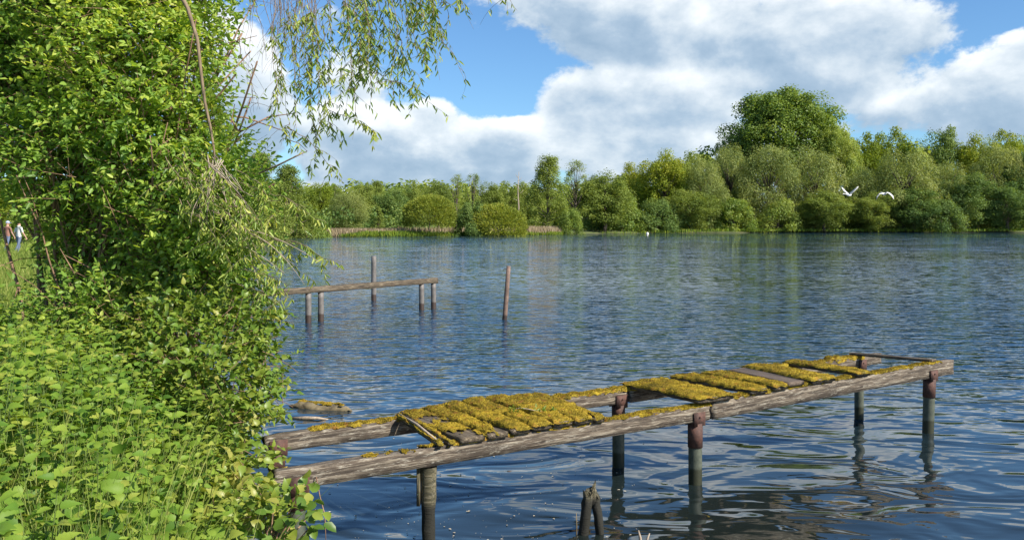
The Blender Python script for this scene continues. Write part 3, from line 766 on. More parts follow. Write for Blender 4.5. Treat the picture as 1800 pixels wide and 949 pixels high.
def plank(bp0, bp1, fp0, fp1, mat, th=.034, seed=0, lift=0., moss=.03, cover=0., ext=.06, tufts=1500, extb=.03, part='plank', dz0=0., dz1=0., grad=0.):
    a = on(FL, fp0); b = on(FL, fp1); c = on(BL, bp0); d = on(BL, bp1)
    fx = nrm(a - c) * ext; fy = nrm(c - a) * extb
    zf_ = ztf((fp0 + fp1) / 2) + .003 + lift + dz0; zb_ = ztb((bp0 + bp1) / 2) + .003 + lift + dz1
    A = np.array([*(a + fx), zf_]); B = np.array([*(b + fx), zf_]); C = np.array([*(c + fy), zb_]); Dd = np.array([*(d + fy), zb_])
    mb = MB(); nx = 26; k = 5
    rg = np.random.default_rng(seed)
    m0 = (A + B) / 2; m1 = (C + Dd) / 2; Lx = np.linalg.norm(m1 - m0)
    X = nrm(m1 - m0); Z = np.array([0, 0, 1.]); Yv = nrm(np.cross(Z, X)); Z = np.cross(X, Yv)
    Rm = Matrix((X, Yv, Z)).transposed()
    us = np.linspace(0, 1, nx); vs = np.linspace(0, 1, k)
    V = []
    for s_ in (0, 1):
        for u in us:
            for v in vs:
                p = (A * (1 - v) + B * v) * (1 - u) + (C * (1 - v) + Dd * v) * u
                p = p + np.array([0, 0, th * s_])
                V.append(p)
    V = np.array(V)
    nzv = fbm(V * np.array([9, 9, 20]), 3, seed) - .5
    V[:, 2] += nzv * .006 * (np.arange(len(V)) >= nx * k)
    V += ((fbm(V * 22, 2, seed + 2) - .5) * .008)[:, None] * np.array([1, 1, 0])
    inv = np.array(Rm.transposed())
    Vl = (V - m0) @ inv.T
    idx = lambda s_, i, j: s_ * nx * k + i * k + j
    Fa = []
    for i in range(nx - 1):
        for j in range(k - 1):
            Fa.append([idx(1, i, j), idx(1, i + 1, j), idx(1, i + 1, j + 1), idx(1, i, j + 1)])
            Fa.append([idx(0, i, j), idx(0, i, j + 1), idx(0, i + 1, j + 1), idx(0, i + 1, j)])
        for j in (0, k - 1): Fa.append([idx(0, i, j), idx(0, i + 1, j), idx(1, i + 1, j), idx(1, i, j)])
    for j in range(k - 1):
        for i in (0, nx - 1): Fa.append([idx(0, i, j), idx(1, i, j), idx(1, i, j + 1), idx(0, i, j + 1)])
    mb.add(Vl, Fa)
    o = link(part, mb.mesh('plank', mat), jet, tuple(m0 - JR)); o.rotation_euler = Rm.to_euler()
    if moss:
        up = np.array([0, 0, th + .001])
        ms = moss_patch('moss', (A + up, C + up, B + up, Dd + up), moss, seed + 50, None, m0, cover, 56, 16, .012, tufts, grad=grad)
        if ms:
            ms.parent = o
            ms.data.transform(Rm.to_4x4().inverted())
    return o
EXB = .07
plank(706, 740, 802, 843, M['plank'], seed=11, moss=.030, cover=.40, tufts=1300, grad=.12)
plank(747, 777, 850, 883, M['plank'], seed=12, moss=.045, cover=.34, tufts=1700, extb=.05, grad=.09)
plank(784, 814, 891, 921, M['plank'], seed=13, moss=.058, cover=.30, tufts=2000, extb=EXB, lift=.006, grad=.07)
plank(821, 854, 929, 959, M['plank'], seed=14, moss=.062, cover=.34, tufts=2000, extb=EXB, lift=.010)
plank(861, 896, 966, 996, M['plank'], seed=15, moss=.065, cover=.24, tufts=2200, extb=EXB, lift=.012)
plank(903, 936, 1003, 1032, M['plank'], seed=16, moss=.060, cover=.22, tufts=2200, extb=EXB, lift=.008)
plank(941, 958, 1037, 1053, M['plank'], seed=17, moss=.035, cover=.36, tufts=1000, extb=.06)
plank(1102, 1168, 1216, 1276, M['plank'], seed=18, moss=.055, cover=.05, tufts=4200, lift=.004, ext=.07, extb=.05)
plank(1188, 1226, 1310, 1338, M['plank'], seed=19, moss=.050, cover=.08, tufts=2600, lift=.002, extb=.06)
plank(1236, 1268, 1352, 1374, M['plank'], seed=20, moss=.045, cover=.34, tufts=1500)
plank(1278, 1306, 1376, 1404, M['bareplank'], seed=21, moss=.0, lift=.012, extb=-.03)
plank(1312, 1352, 1418, 1458, M['plank'], seed=22, moss=.048, cover=.10, tufts=2600, extb=.05)
plank(1384, 1408, 1496, 1520, M['plank'], seed=23, moss=.036, cover=.08, tufts=2000, th=.028, extb=.05)
plank(1502, 1509, 1634, 1642, M['plank'], seed=24, moss=.0, th=.026, lift=.004, part='slat', extb=.06, ext=.02)
plank(696, 702, 764, 772, M['plank'], seed=25, moss=.014, cover=.3, tufts=300, th=.022, lift=.0, part='slat', extb=.0, dz1=.004)
plank(706, 711, 782, 789, M['plank'], seed=26, moss=.014, cover=.35, tufts=250, th=.02, part='slat', extb=.0, dz1=.02)
# pale broken splinter lying on the first slat
mb = MB(); a = fpt(768, ztf(760) + .035) - JR; b = bpt(700, ztb(700) + .035) - JR
mb.tube([a, a * .5 + b * .5 + [0, 0, .012], b], [.006, .01, .006], 6)
link('splinter', mb.mesh('splinter', M['palebark']), jet)

# moss running along the beam tops
def beam_moss(line, zt, p0, p1, seed, th, cover, w=.075, tufts=2500, nu=80, side=.02, dz=0.):
    a, b = on(line, p0), on(line, p1); d = nrm(b - a); nn_ = np.array([-d[1], d[0]]) * w / 2
    c0 = np.array([*(a - nn_), zt(p0) + dz]); c1 = np.array([*(b - nn_), zt(p1) + dz]); e0 = np.array([*(a + nn_), zt(p0) + dz]); e1 = np.array([*(b + nn_), zt(p1) + dz])
    ms = moss_patch('moss', (c0, c1, e0, e1), th, seed, jet, JR, cover, nu, 12, side * .6, tufts)
for args in [
    (BL, ztb, 545, 680, 61, .020, .34), (BL, ztb, 668, 760, 62, .035, .3), (BL, ztb, 950, 1075, 63, .040, .20), (BL, ztb, 1060, 1170, 64, .065, .06), (BL, ztb, 1165, 1390, 65, .050, .12),
    (BL, ztb, 1385, 1460, 66, .025, .3), (FL, ztf, 495, 800, 67, .014, .47), (FL, ztf, 1040, 1140, 68, .038, .26), (FL, ztf, 1135, 1244, 69, .030, .30),
    (FL, ztf, 1262, 1320, 70, .045, .10), (FL, ztf, 1320, 1420, 71, .030, .32), (FL, ztf, 1440, 1545, 72, .020, .36), (FL, ztf, 1545, 1650, 73, .028, .22), (FL, ztf, 790, 1060, 74, .02, .45)]:
    beam_moss(*args)
beam_moss(BL, ztb, 1452, 1516, 75, .075, .02, tufts=2600, side=.11, nu=30)

def post(name, xy, top, r, mat, parent, root, bottom=-1.0, lean=(0, 0), seg=18, wob=0., seed=0):
    mb = MB(); zs = np.linspace(bottom, top, 14); rg = np.random.default_rng(seed + 5)
    rr = r * (1 + wob * rg.normal(size=14))
    mb.tube(np.column_stack([lean[0] * (zs - top), lean[1] * (zs - top), zs]), rr, seg)
    return link(name, mb.mesh('post', mat, True), parent, tuple(np.array([xy[0], xy[1], 0]) - root))
def box(mb, c, s, rot=None, mi=0):
    v = np.array([[x, y, z] for x in (-.5, .5) for y in (-.5, .5) for z in (-.5, .5)]) * np.array(s)
    if rot is not None: v = v @ np.array(Matrix.Rotation(rot, 3, 'Z')).T
    mb.add(v + np.array(c), [[0, 1, 3, 2], [4, 6, 7, 5], [0, 4, 5, 1], [2, 3, 7, 6], [0, 2, 6, 4], [1, 5, 7, 3]], .5, mi)
angF = math.atan2(fd[1], fd[0])
def steel_post(line, px, zbot, r, collar_len, lean=(0, 0), side=1):
    p = on(line, px); po = post('post', p, zbot - .02, r, M['pipe'], jet, JR, lean=lean)
    mb = MB()
    zs = np.array([zbot - collar_len, zbot - .012]); mb.tube(np.column_stack([lean[0] * (zs - zbot), lean[1] * (zs - zbot), zs]), r * 1.10, 18)
    co = link('collar', mb.mesh('collar', M['rust'], True), po)
    mb = MB(); h = .105
    nx_, ny_ = math.sin(angF), -math.cos(angF)
    for s_ in (1, -1):
        box(mb, (nx_ * (bw / 2 + .010) * s_, ny_ * (bw / 2 + .010) * s_, zbot + .022), (.115, .008, h), angF)
    box(mb, (0, 0, zbot - .008), (.115, bw + .02, .008), angF)
    mb.tube(np.array([(nx_ * (bw / 2 + .012), ny_ * (bw / 2 + .012), zbot + .04), (nx_ * (bw / 2 + .024), ny_ * (bw / 2 + .024), zbot + .04)]), .007, 6)
    link('bracket', mb.mesh('bracket', M['rust']), po)
steel_post(FL, 1222, zf(1222), .052, .20)
steel_post(FL, 1634, zf(1634), .052, .19, lean=(.03, 0))
steel_post(BL, 1087, zb(1087), .050, .12)
steel_post(BL, 1510, zb(1510), .046, .08)
steel_post(FL, 522, zf(522), .05, .12)
steel_post(BL, 486, zb(486), .05, .12)
# wooden post below the planked part
p = on(FL, 753) + np.array([.0, .02])
mb = MB(); zs = np.linspace(-1, .47, 16); rg = np.random.default_rng(4)
V = []
for z in zs:
    wd = .050 if z > .20 else .036 + .005 * rg.normal()
    for a in range(8):
        an = a * math.pi / 4 + .39; V.append((wd * math.cos(an) * (1.1), wd * math.sin(an), z))
V = np.array(V); V[:, :2] += (fbm(V * 14, 2, 3) - .5)[:, None] * .02
i = np.arange(15)[:, None] * 8; j = np.arange(8)[None]
mb.add(V, np.stack([i + j, i + (j + 1) % 8, i + 8 + (j + 1) % 8, i + 8 + j], -1).reshape(-1, 4))
po = link('post', mb.mesh('post', M['postwood']), jet, tuple(np.array([*p, 0]) - JR))
mb = MB(); box(mb, (0, 0, 0), (.26, .05, .022))
bo = link('board', mb.mesh('board', M['postwood']), po, (-.062, -.015, .36), (0, R(90), 0))
# a twig with green leaves lying on the mossy planks
tw = thing('leafy_twig', 'small green weed with a dry pale stalk lying across the mossy planks', 'weed', tuple(P(903, 722, 5.95)))
mb = MB(); q = [np.array(P(900 + k_ * 14, 722 + [0, -3, -1, 2, 3, 4, 4][k_], 5.95 + .02 * k_)) - P(903, 722, 5.95) + [0, 0, .01] for k_ in range(7)]
mb.tube(q, .0025, 5); link('stalk', mb.mesh('stalk', M['palebark']), tw)
mb = MB(); N = 46; rg = np.random.default_rng(9); pos = np.array([q[int(k_)] for k_ in rg.choice([0, 0, 0, 1, 3, 4, 5], N)]) + rg.normal(size=(N, 3)) * .010
mb.leaves(L2, pos, rg.normal(size=(N, 3)) + [0, 0, .5], rg.normal(size=(N, 3)) + [0, -.5, .8], .035, .012, .6 + .3 * rg.random(N))
link('foliage', mb.mesh('foliage', M['bramble']), tw)

# ---- second jetty in the mid distance
J2 = G(700, 545)
j2 = thing('jetty', 'remains of an old jetty, a single long beam on grey posts left in the lake', 'jetty', tuple(J2))
e0 = P(395, 521, 15.9); e1 = P(768, 497.5, 20.4); e0[2] = .60
place_beam('beam', e0, (e1[0], e1[1], .615), .13, .125, 31, M['plank'], j2, J2, nx=80, rough=.012)
for (px, py, top) in ((542, 557, .60), (564, 561, .60), (741, 540, .61), (762, 543, .61)):
    p = G(px, py); u = (px - 900) / F
    # snap onto the beam line
    d_ = np.array([e1[0] - e0[0], e1[1] - e0[1]]); tt = (u * e0[1] - e0[0]) / (d_[0] - u * d_[1]); pp = np.array([e0[0], e0[1]]) + d_ * tt
    post('post', pp, top, .062, M['pvc'], j2, J2, seed=int(px))
t3 = thing('mooring_post', 'tall grey post standing in the water behind the middle of the old beam', 'post', tuple(G(657, 528)))
post('pole', (0, 0), CH + (HZ - 450) / F * 22.56, .068, M['pvc'], t3, np.zeros(3))
t3 = thing('mooring_post', 'slim brown pole leaning slightly, standing alone in the open water', 'post', tuple(G(887, 562)))
mb = MB(); mb.tube([(-.03, 0, -1), (0, 0, 0), (.045, 0, .6), (.085, 0, 1.13)], [.055, .052, .049, .043], 12)
link('pole', mb.mesh('pole', M['polewood'], True), t3)
mb = MB(); mb.tube([(.07, 0, 1.05), (.0, 0, 1.07), (-.03, 0, 1.04)], [.006, .006, .004], 5)
link('nail', mb.mesh('nail', M['rust']), t3)

# ---- split stump in the water
st = thing('stump', 'split rotten stump with two prongs standing in the water before the jetty', 'stump', tuple(G(1040, 938)))
for (pts_, rr, sd0) in (([(-.060, 0, -.3), (-.055, 0, 0), (-.035, 0, .14), (-.018, 0, .25), (-.012, 0, .272)], [.034, .034, .036, .034, .022], 1),
                        ([(.062, .01, -.3), (.058, .01, 0), (.040, .01, .13), (.014, .01, .23), (.012, .01, .335)], [.026, .026, .029, .024, .004], 2)):
    mb = MB(); zp = np.linspace(0, 1, 14); pa = np.array(pts_); ss = np.linspace(0, 1, 5)
    pp = np.column_stack([np.interp(zp, ss, pa[:, c]) for c in range(3)]); r2 = np.interp(zp, ss, rr)
    mb.tube(pp, r2, 12)
    V = mb.V[0]
    for c_ in range(3): V[:, c_] += (fbm(V * np.array([70, 70, 16]), 3, sd0 + c_ * 7) - .5) * (.026, .026, .05)[c_] * (1 + 1.6 * (V[:, 2] > .2))
    link('prong', mb.mesh('prong', M['postwood']), st)
mb = MB(); mb.tube([(-.10, -.01, -.2), (-.098, -.01, .06), (-.10, -.01, .14)], [.006, .005, .002], 5)
link('splinter', mb.mesh('splinter', M['mud']), st)
for (px, py, lb) in ((1128, 944, 'tiny broken stick poking from the water right of the split stump'),):
    s2 = thing('stick', lb, 'stick', tuple(G(px, py + 8)))
    mb = MB(); mb.tube([(0, 0, -.1), (-.01, 0, .03), (-.02, 0, .075)], [.012, .010, .003], 6); mb.tube([(.02, 0, -.1), (.035, 0, .02), (.05, 0, .055)], [.01, .008, .003], 6)
    link('wood', mb.mesh('wood', M['palebark']), s2)

# half sunk mossy log near the bank
lg = thing('sunken_log', 'half sunk mossy log in the water beside the bank leaves', 'log', tuple(G(575, 722)))
mb = MB(); us = np.linspace(0, 1, 26)
pp = np.column_stack([-.48 + us * .76, .24 * (1 - us), -.012 + .02 * np.sin(us * 9)]); r2 = .075 * np.sin(np.clip(us, .02, .985) * math.pi) ** .8
mb.tube(pp, r2, 16); V = mb.V[0]
for c_ in range(3): V[:, c_] += (fbm(V * 22, 3, 4 + c_) - .5) * .055
link('log_body', mb.mesh('log', M['mud']), lg)
lgv = V.copy()
c0 = G(575, 722)
ms = moss_patch('moss', (c0 + [-.36, .20, .06], c0 + [.16, .0, .06], c0 + [-.34, .27, .06], c0 + [.18, .07, .06]), .012, 88, lg, c0, .36, 40, 10, .02, 700)
l2 = thing('driftwood', 'thin driftwood branch floating between the log and the back beam', 'driftwood', tuple(G(545, 738)))
mb = MB(); mb.tube([(-.25, .1, -.01), (-.05, .02, .015), (.08, .0, .02), (.18, .03, .0)], [.018, .02, .016, .006], 8)
link('wood', mb.mesh('wood', M['palebark']), l2)

# floating flecks
mb = MB(); rg = np.random.default_rng(21); N = 420
px = np.concatenate([rg.normal(800, 170, N // 2), rg.uniform(540, 1150, N // 2)]); py = rg.uniform(765, 952, N)
k_ = (py > 740 + (px - 600) * .02); px, py = px[k_], py[k_]; d = F * CH / (py - HZ)
pos = np.column_stack([(px - 900) / F * d, d, np.full(len(d), .004)]); N = len(d)
ang = rg.random(N) * 6.28; sz = .006 + .02 * rg.random(N) ** 4
mb.leaves(L2, pos, np.column_stack([np.cos(ang), np.sin(ang), 0 * ang]), np.tile([0, 0, 1.], (N, 1)), sz, sz * .7, rg.random(N))
tag(link('floating_debris', mb.mesh('flecks', M['fleck'])), 'pale specks and leaf bits floating on the calm water near the jetty', 'debris', kind='stuff')

# ------------------------------------------------------------------ birds, buoy
def bird(name, label, loc, wing_l, wing_r, heading, pitch=0., scale=1.):
    """swan built as one mesh: body along -X, wings given as 3-D polylines of (y side, along x, z)"""
    root = thing(name, label, 'bird', loc, heading, 'birds flying over the lake')
    mb = MB()
    # body, neck, head: x forward is -X
    sp = np.array([(.52, 0, .02), (.40, 0, .02), (.15, 0, .0), (-.10, 0, .0), (-.28, 0, .03), (-.40, 0, .05), (-.62, 0, .07), (-.84, 0, .085), (-.95, 0, .09), (-1.03, 0, .08), (-1.07, 0, .07)])
    rr = np.array([.02, .07, .135, .145, .10, .05, .034, .034, .048, .040, .022])
    mb.tube(sp, rr, 12)
    for sgn, poly in ((1, wing_l), (-1, wing_r)):
        poly = np.array(poly, float); n = len(poly)
        ch = np.interp(np.linspace(0, 1, n), [0, .35, .75, 1], [.46, .52, .40, .12])
        rings = []
        for i in range(n):
            c = poly[i]; ct = ch[i]
            ring = [(c[0] - ct * .35, sgn * c[1], c[2] + .004), (c[0] - ct * .05, sgn * c[1], c[2] + .05 * (1 - i / n)), (c[0] + ct * .65, sgn * c[1], c[2]), (c[0] - ct * .05, sgn * c[1], c[2] - .012)]
            rings.append(ring)
        V = np.array(rings).reshape(-1, 3)
        i = np.arange(n - 1)[:, None] * 4; j = np.arange(4)[None]
        mb.add(V, np.stack([i + j, i + (j + 1) % 4, i + 4 + (j + 1) % 4, i + 4 + j], -1).reshape(-1, 4))
        mb.Fc.append(np.array([[0, 1, 2, 3]]) + mb.n - 4); mb.MI.append(np.array([0]))
    o = link('body', mb.mesh('body', M['white'], True), root)
    mb = MB(); mb.tube([(-1.06, 0, .07), (-1.12, 0, .06), (-1.17, 0, .05)], [.021, .014, .006], 8)
    b = link('beak', mb.mesh('beak', M['beak'], True), root)
    root.rotation_euler = (0, pitch, heading); root.scale = (scale,) * 3
    return root
up = [(0, .06, .05), (-.02, .32, .28), (.0, .62, .50), (.08, .92, .78), (.14, 1.12, .98)]
dn = [(0, .06, .06), (-.02, .35, .16), (.02, .62, .02), (.10, .90, -.28), (.16, 1.02, -.62)]
bird('flying_swan', 'white flying bird with both wings raised, left one of the pair', tuple(P(1492, 343, 112)), up, up, R(32), .05, 1.12)
bird('flying_swan', 'white flying bird with wings bent down, right one of the pair', tuple(P(1554, 341, 112)), dn, dn, R(38), -.1, 1.15)
b0 = G(1138, 411.2)
bu = thing('buoy', 'small white buoy floating near the far shore', 'buoy', tuple(b0))
mb = MB(); zz_ = np.linspace(-.25, .62, 10); mb.tube(np.column_stack([zz_ * 0, zz_ * 0, zz_]), [.2, .36, .42, .44, .43, .40, .36, .28, .2, .1], 16)
link('float', mb.mesh('float', M['buoy'], True), bu); bu.scale = (.7, .7, .62)
mb = MB(); mb.tube([(0, 0, .6), (.05, 0, .70), (.0, 0, .78), (-.05, 0, .70), (0, 0, .6)], .015, 6)
link('ring', mb.mesh('ring', M['rust'], True), bu)

# ------------------------------------------------------------------ people
def person(label, px, depth, rz, shirt, hat=None, hair=True, h=1.72):
    x = (px - 900) / F * depth; z = float(ground_z(np.array([x]), np.array([depth]))[0])
    root = thing('person', label, 'person', (x, depth, z), rz, None)
    verts = [(0, 0, .93), (0, 0, 1.15), (0, 0, 1.38), (0, -.01, 1.50), (0, -.02, 1.60), (0, -.02, 1.70),          # 0..5 pelvis, waist, chest, neck, head
             (.10, 0, .88), (.11, -.09, .48), (.12, .02, .08), (.12, -.13, .03),                                  # 6..9 leg r (step forward)
             (-.10, 0, .88), (-.10, .10, .50), (-.10, .30, .12), (-.10, .20, .04),                               # 10..13
             (.19, 0, 1.42), (.25, .06, 1.14), (.25, -.06, .90), (.25, -.10, .82),                                # 14..17 arm
             (-.19, 0, 1.42), (-.25, -.06, 1.14), (-.24, -.20, .93), (-.24, -.25, .86)]
    edges = [(0, 1), (1, 2), (2, 3), (3, 4), (4, 5), (0, 6), (6, 7), (7, 8), (8, 9), (0, 10), (10, 11), (11, 12), (12, 13), (2, 14), (14, 15), (15, 16), (16, 17), (2, 18), (18, 19), (19, 20), (20, 21)]
    rad = [(.14, .10), (.13, .095), (.16, .11), (.055, .055), (.085, .10), (.075, .09), (.085, .085), (.058, .06), (.042, .042), (.04, .035), (.085, .085), (.058, .06), (.042, .042), (.04, .035),
           (.055, .055), (.042, .042), (.032, .032), (.028, .035), (.055, .055), (.042, .042), (.032, .032), (.028, .035)]
    me = bpy.data.meshes.new('body'); me.from_pydata(verts, edges, [])
    o = link('body', me, root)
    md = o.modifiers.new('skin', 'SKIN'); md.use_smooth_shade = True
    for i, r_ in enumerate(rad): me.skin_vertices[0].data[i].radius = r_
    me.skin_vertices[0].data[0].use_root = True
    o.modifiers.new('sub', 'SUBSURF').levels = 2; o.modifiers['sub'].render_levels = 2
    dg = bpy.context.evaluated_depsgraph_get(); ev = o.evaluated_get(dg)
    me2 = bpy.data.meshes.new_from_object(ev); o.modifiers.clear(); o.data = me2
    for m_ in (M['skin'], shirt, M['jeans'], M['hair']): me2.materials.append(m_)
    for pl in me2.polygons:
        c = pl.center
        arm = abs(c.x) > .20 and c.z > .78
        if c.z < .07: k_ = 3
        elif arm and c.z < 1.18: k_ = 0
        elif c.z < .96 and not arm: k_ = 2
        elif c.z < 1.49: k_ = 1
        else: k_ = 0
        pl.material_index = k_; pl.use_smooth = True
    mb = MB()
    if hat:
        zz_ = np.linspace(0, 1, 6); mb.tube(np.column_stack([zz_ * 0, zz_ * 0 - .02, 1.66 + .12 * zz_]), .105 * np.sqrt(1.02 - zz_ ** 2 * .95), 14)
        box(mb, (0, -.15, 1.665), (.14, .11, .012))
        link('cap', mb.mesh('cap', hat, True), root)
    else:
        zz_ = np.linspace(0, 1, 7); mb.tube(np.column_stack([zz_ * 0, .015 + zz_ * 0, 1.60 + .18 * zz_]), [.075, .095, .105, .105, .095, .07, .025], 14)
        link('hair', mb.mesh('hair', M['hair'], True), root)
    nose = mb = MB()
    mb.tube([(0, -.105, 1.665), (0, -.135, 1.625), (0, -.11, 1.615)], [.008, .016, .012], 6)
    link('nose', mb.mesh('nose', M['skin'], True), root)
    for s_ in (1, -1):
        mb = MB(); mb.tube([(.088 * s_, -.01, 1.67), (.10 * s_, 0, 1.645), (.088 * s_, -.01, 1.615)], [.010, .014, .010], 6); link('ear', mb.mesh('ear', M['skin'], True), root)
    for s_ in (1, -1):
        for f_ in range(5):
            x_ = (.25 if s_ > 0 else -.24); y_ = (-.10 if s_ > 0 else -.25); z_ = (.82 if s_ > 0 else .86)
            fx_ = (f_ - 2) * .012; ln = [.045, .07, .078, .07, .055][f_]
            mb = MB(); mb.tube([(x_, y_ + fx_, z_), (x_ - .004 * s_, y_ + fx_ * 1.2, z_ - ln * .6), (x_ - .014 * s_, y_ + fx_ * 1.1, z_ - ln)], [.009, .008, .006], 6); link('finger', mb.mesh('finger', M['skin'], True), root)
    return root
person('person in a pale grey shirt walking on the grass path at the left edge', 33, 42, R(150), M['shirt'])
person('person with a blue cap and red top walking behind the person in pale grey', 13, 46, R(160), M['redshirt'], M['cap'])

# ------------------------------------------------------------------ foreground vegetation
def sdl(x, y): return lake_sd(np.asarray(x, float), np.asarray(y, float))

# nettles
def nettle_field():
    mb = MB(); sb = MB(); rg = np.random.default_rng(31)
    N = 3400
    y = rg.uniform(1.6, 8.0, N); x = rg.uniform(-6.0, 0.2, N)
    s = sdl(x, y); u = x / y
    k = (s > -.02) & (u > -.78) & (u < -.2) & (y + .25 * x > .9)
    x, y, s = x[k], y[k], s[k]
    gz = ground_z(x, y)
    H = np.clip(.34 + .60 * np.clip(s / .75, 0, 1) ** .8, 0, 1.0) * (.88 + .2 * rg.random(len(x))) + .42 * (fbm(np.column_stack([x * 2.6, y * 2.6, x * 0]), 2, 8) - .5) * np.clip(s / .6, .25, 1)
    # keep the area right at the lens clear
    patchv = fbm(np.column_stack([x * 1.3, y * 1.3, x * 0 + 4]), 3, 77)
    near = np.clip((2.4 - np.hypot(x, y)) / .9, 0, 1); H *= 1 - .45 * near
    for i in range(len(x)):
        h = H[i]; lean = rg.normal(size=2) * .10 + (np.array([.22, -.05]) if s[i] < .35 else 0)
        zt = np.linspace(0, 1, 5); stem = np.column_stack([x[i] + lean[0] * zt ** 2 * h, y[i] + lean[1] * zt ** 2 * h, gz[i] + zt * h])
        sb.tube(stem, [.003, .003, .0025, .002, .0012], 4, cap=False)
        npair = int(6 + 7 * rg.random()); a0 = rg.random() * 3.14
        hs = 1 - (np.arange(npair) / npair) ** 1.15 * .75
        px_ = np.column_stack([np.interp(hs, zt, stem[:, c]) for c in range(3)])
        for sg in (0, math.pi):
            an = a0 + np.arange(npair) * math.pi / 2 + sg + rg.normal(size=npair) * .3
            dd = np.column_stack([np.cos(an), np.sin(an), rg.normal(size=npair) * .25 + np.linspace(.45, -.15, npair)])
            nn = np.column_stack([rg.normal(size=npair) * .5 + .12, rg.normal(size=npair) * .5 - .32, np.ones(npair) * .9])
            L = (.029 + .047 * np.minimum(1, np.linspace(.2, 2.2, npair))) * rg.uniform(.7, 1.3, npair)
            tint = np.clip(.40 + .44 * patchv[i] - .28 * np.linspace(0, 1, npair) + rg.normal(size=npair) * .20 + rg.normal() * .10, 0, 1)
            mb.leaves(NL, px_ + dd * .012, dd, nn, L, L * rg.uniform(.52, .74), tint)
    return mb, sb
mb, sb = nettle_field()
tag(link('nettles', mb.mesh('nettles', M['nettle'])), 'thick patch of bright green nettles covering the near bank', 'nettles', kind='stuff')
tag(link('nettle_stems', sb.mesh('nettle_stems', M['nstem'])), 'green stalks of the nettles on the near bank', 'nettles', kind='stuff')

# grass among the nettles and on the meadow
mb = MB(); rg = np.random.default_rng(41)
BL3 = (np.array([[0, -.5, 0], [0, .5, 0], [.35, .42, .02], [.35, -.42, .02], [.7, .28, -.05], [.7, -.28, -.05], [1, .02, -.22], [1, -.02, -.22]]), np.array([[0, 1, 2, 3], [3, 2, 4, 5], [5, 4, 6, 7]]))
N = 1100; y = rg.uniform(1.9, 4.6, N); x = -y * rg.uniform(.38, .66, N); k = sdl(x, y) > .15; x, y = x[k], y[k]; N = len(x)
z = ground_z(x, y)
mb.leaves(BL3, np.column_stack([x, y, z]), np.column_stack([rg.normal(size=N) * .3, rg.normal(size=N) * .3, np.ones(N)]), rg.normal(size=(N, 3)), rg.uniform(.6, .98, N), .007, rg.random(N))
N = 42000; y = 8 + 50 * rg.random(N) ** 1.5; x = -y * rg.uniform(.40, .72, N); k = sdl(x, y) > .1; x, y = x[k], y[k]; N = len(x); z = ground_z(x, y)
mb.leaves(BL3, np.column_stack([x, y, z]), np.column_stack([rg.normal(size=N) * .35, rg.normal(size=N) * .35, np.ones(N)]), rg.normal(size=(N, 3)), rg.uniform(.25, .55, N), .008 + y * .0008, rg.random(N))
tag(link('grass', mb.mesh('grass', M['grass'])), 'long meadow grass on the left bank', 'grass', kind='stuff')

def fol(mb, tmpl, cl, per, L0, asp, rg, tw=None, tint0=.5, up=.8, droop=0., nl=9, tw_len=.22, twr=.0016):
    """twigs with leaves inside a list of ellipsoids (centre, radii)"""
    for (c, r) in cl:
        c = np.array(c, float); r = np.array(r, float)
        n = int(per * (r[0] * r[1] * r[2]) ** (2 / 3) / .25)
        v = nrm(rg.normal(size=(n, 3))); rr = (rg.random(n) ** .42)
        st_ = c + v * rr[:, None] * r
        gzv = ground_z(st_[:, 0], st_[:, 1]); st_ = st_[st_[:, 2] > gzv + .05]; n = len(st_)
        if n == 0: continue
        v = nrm(st_ - c)
        td = nrm(v * .7 + rg.normal(size=(n, 3)) * .55 + np.array([0, 0, .35 - droop]))
        tl = tw_len * rg.uniform(.6, 1.4, n); tt = np.linspace(.1, 1, nl)
        sag = -.25 - droop * .5
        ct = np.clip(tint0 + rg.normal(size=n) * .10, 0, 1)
        for q_ in range(nl):
            pos = st_ + td * (tl * tt[q_])[:, None] + np.array([0, 0, sag]) * (tl * tt[q_] ** 2)[:, None] * .6
            side = nrm(np.cross(td, np.array([0, 0, 1.]) + rg.normal(size=(n, 3)) * .5)) * (1 if q_ % 2 else -1)
            dd = side * .9 + td * .6 + rg.normal(size=(n, 3)) * .3 + np.array([0, 0, -.15 - droop])
            if q_ == nl - 1: dd = td + rg.normal(size=(n, 3)) * .3
            nn = rg.normal(size=(n, 3)) * .45 + np.array([.12, -.12, up])
            L = L0 * rg.uniform(.65, 1.25, n)
            mb.leaves(tmpl, pos, dd, nn, L, L * asp, np.clip(ct + rg.normal(size=n) * .12 + .12 * tt[q_], 0, 1))
        if tw is not None:
            m_ = rg.permutation(n)[:max(1, n // 3)]
            for i in m_:
                a = st_[i]; tw.tube([a - td[i] * tl[i] * .7, a, a + td[i] * tl[i]], [twr * 1.8, twr * 1.4, twr * .6], 3, cap=False)

def E(px, py, d, rx, ry=None, rz=None):
    return (P(px, py, d), (rx, ry or rx, rz or rx))
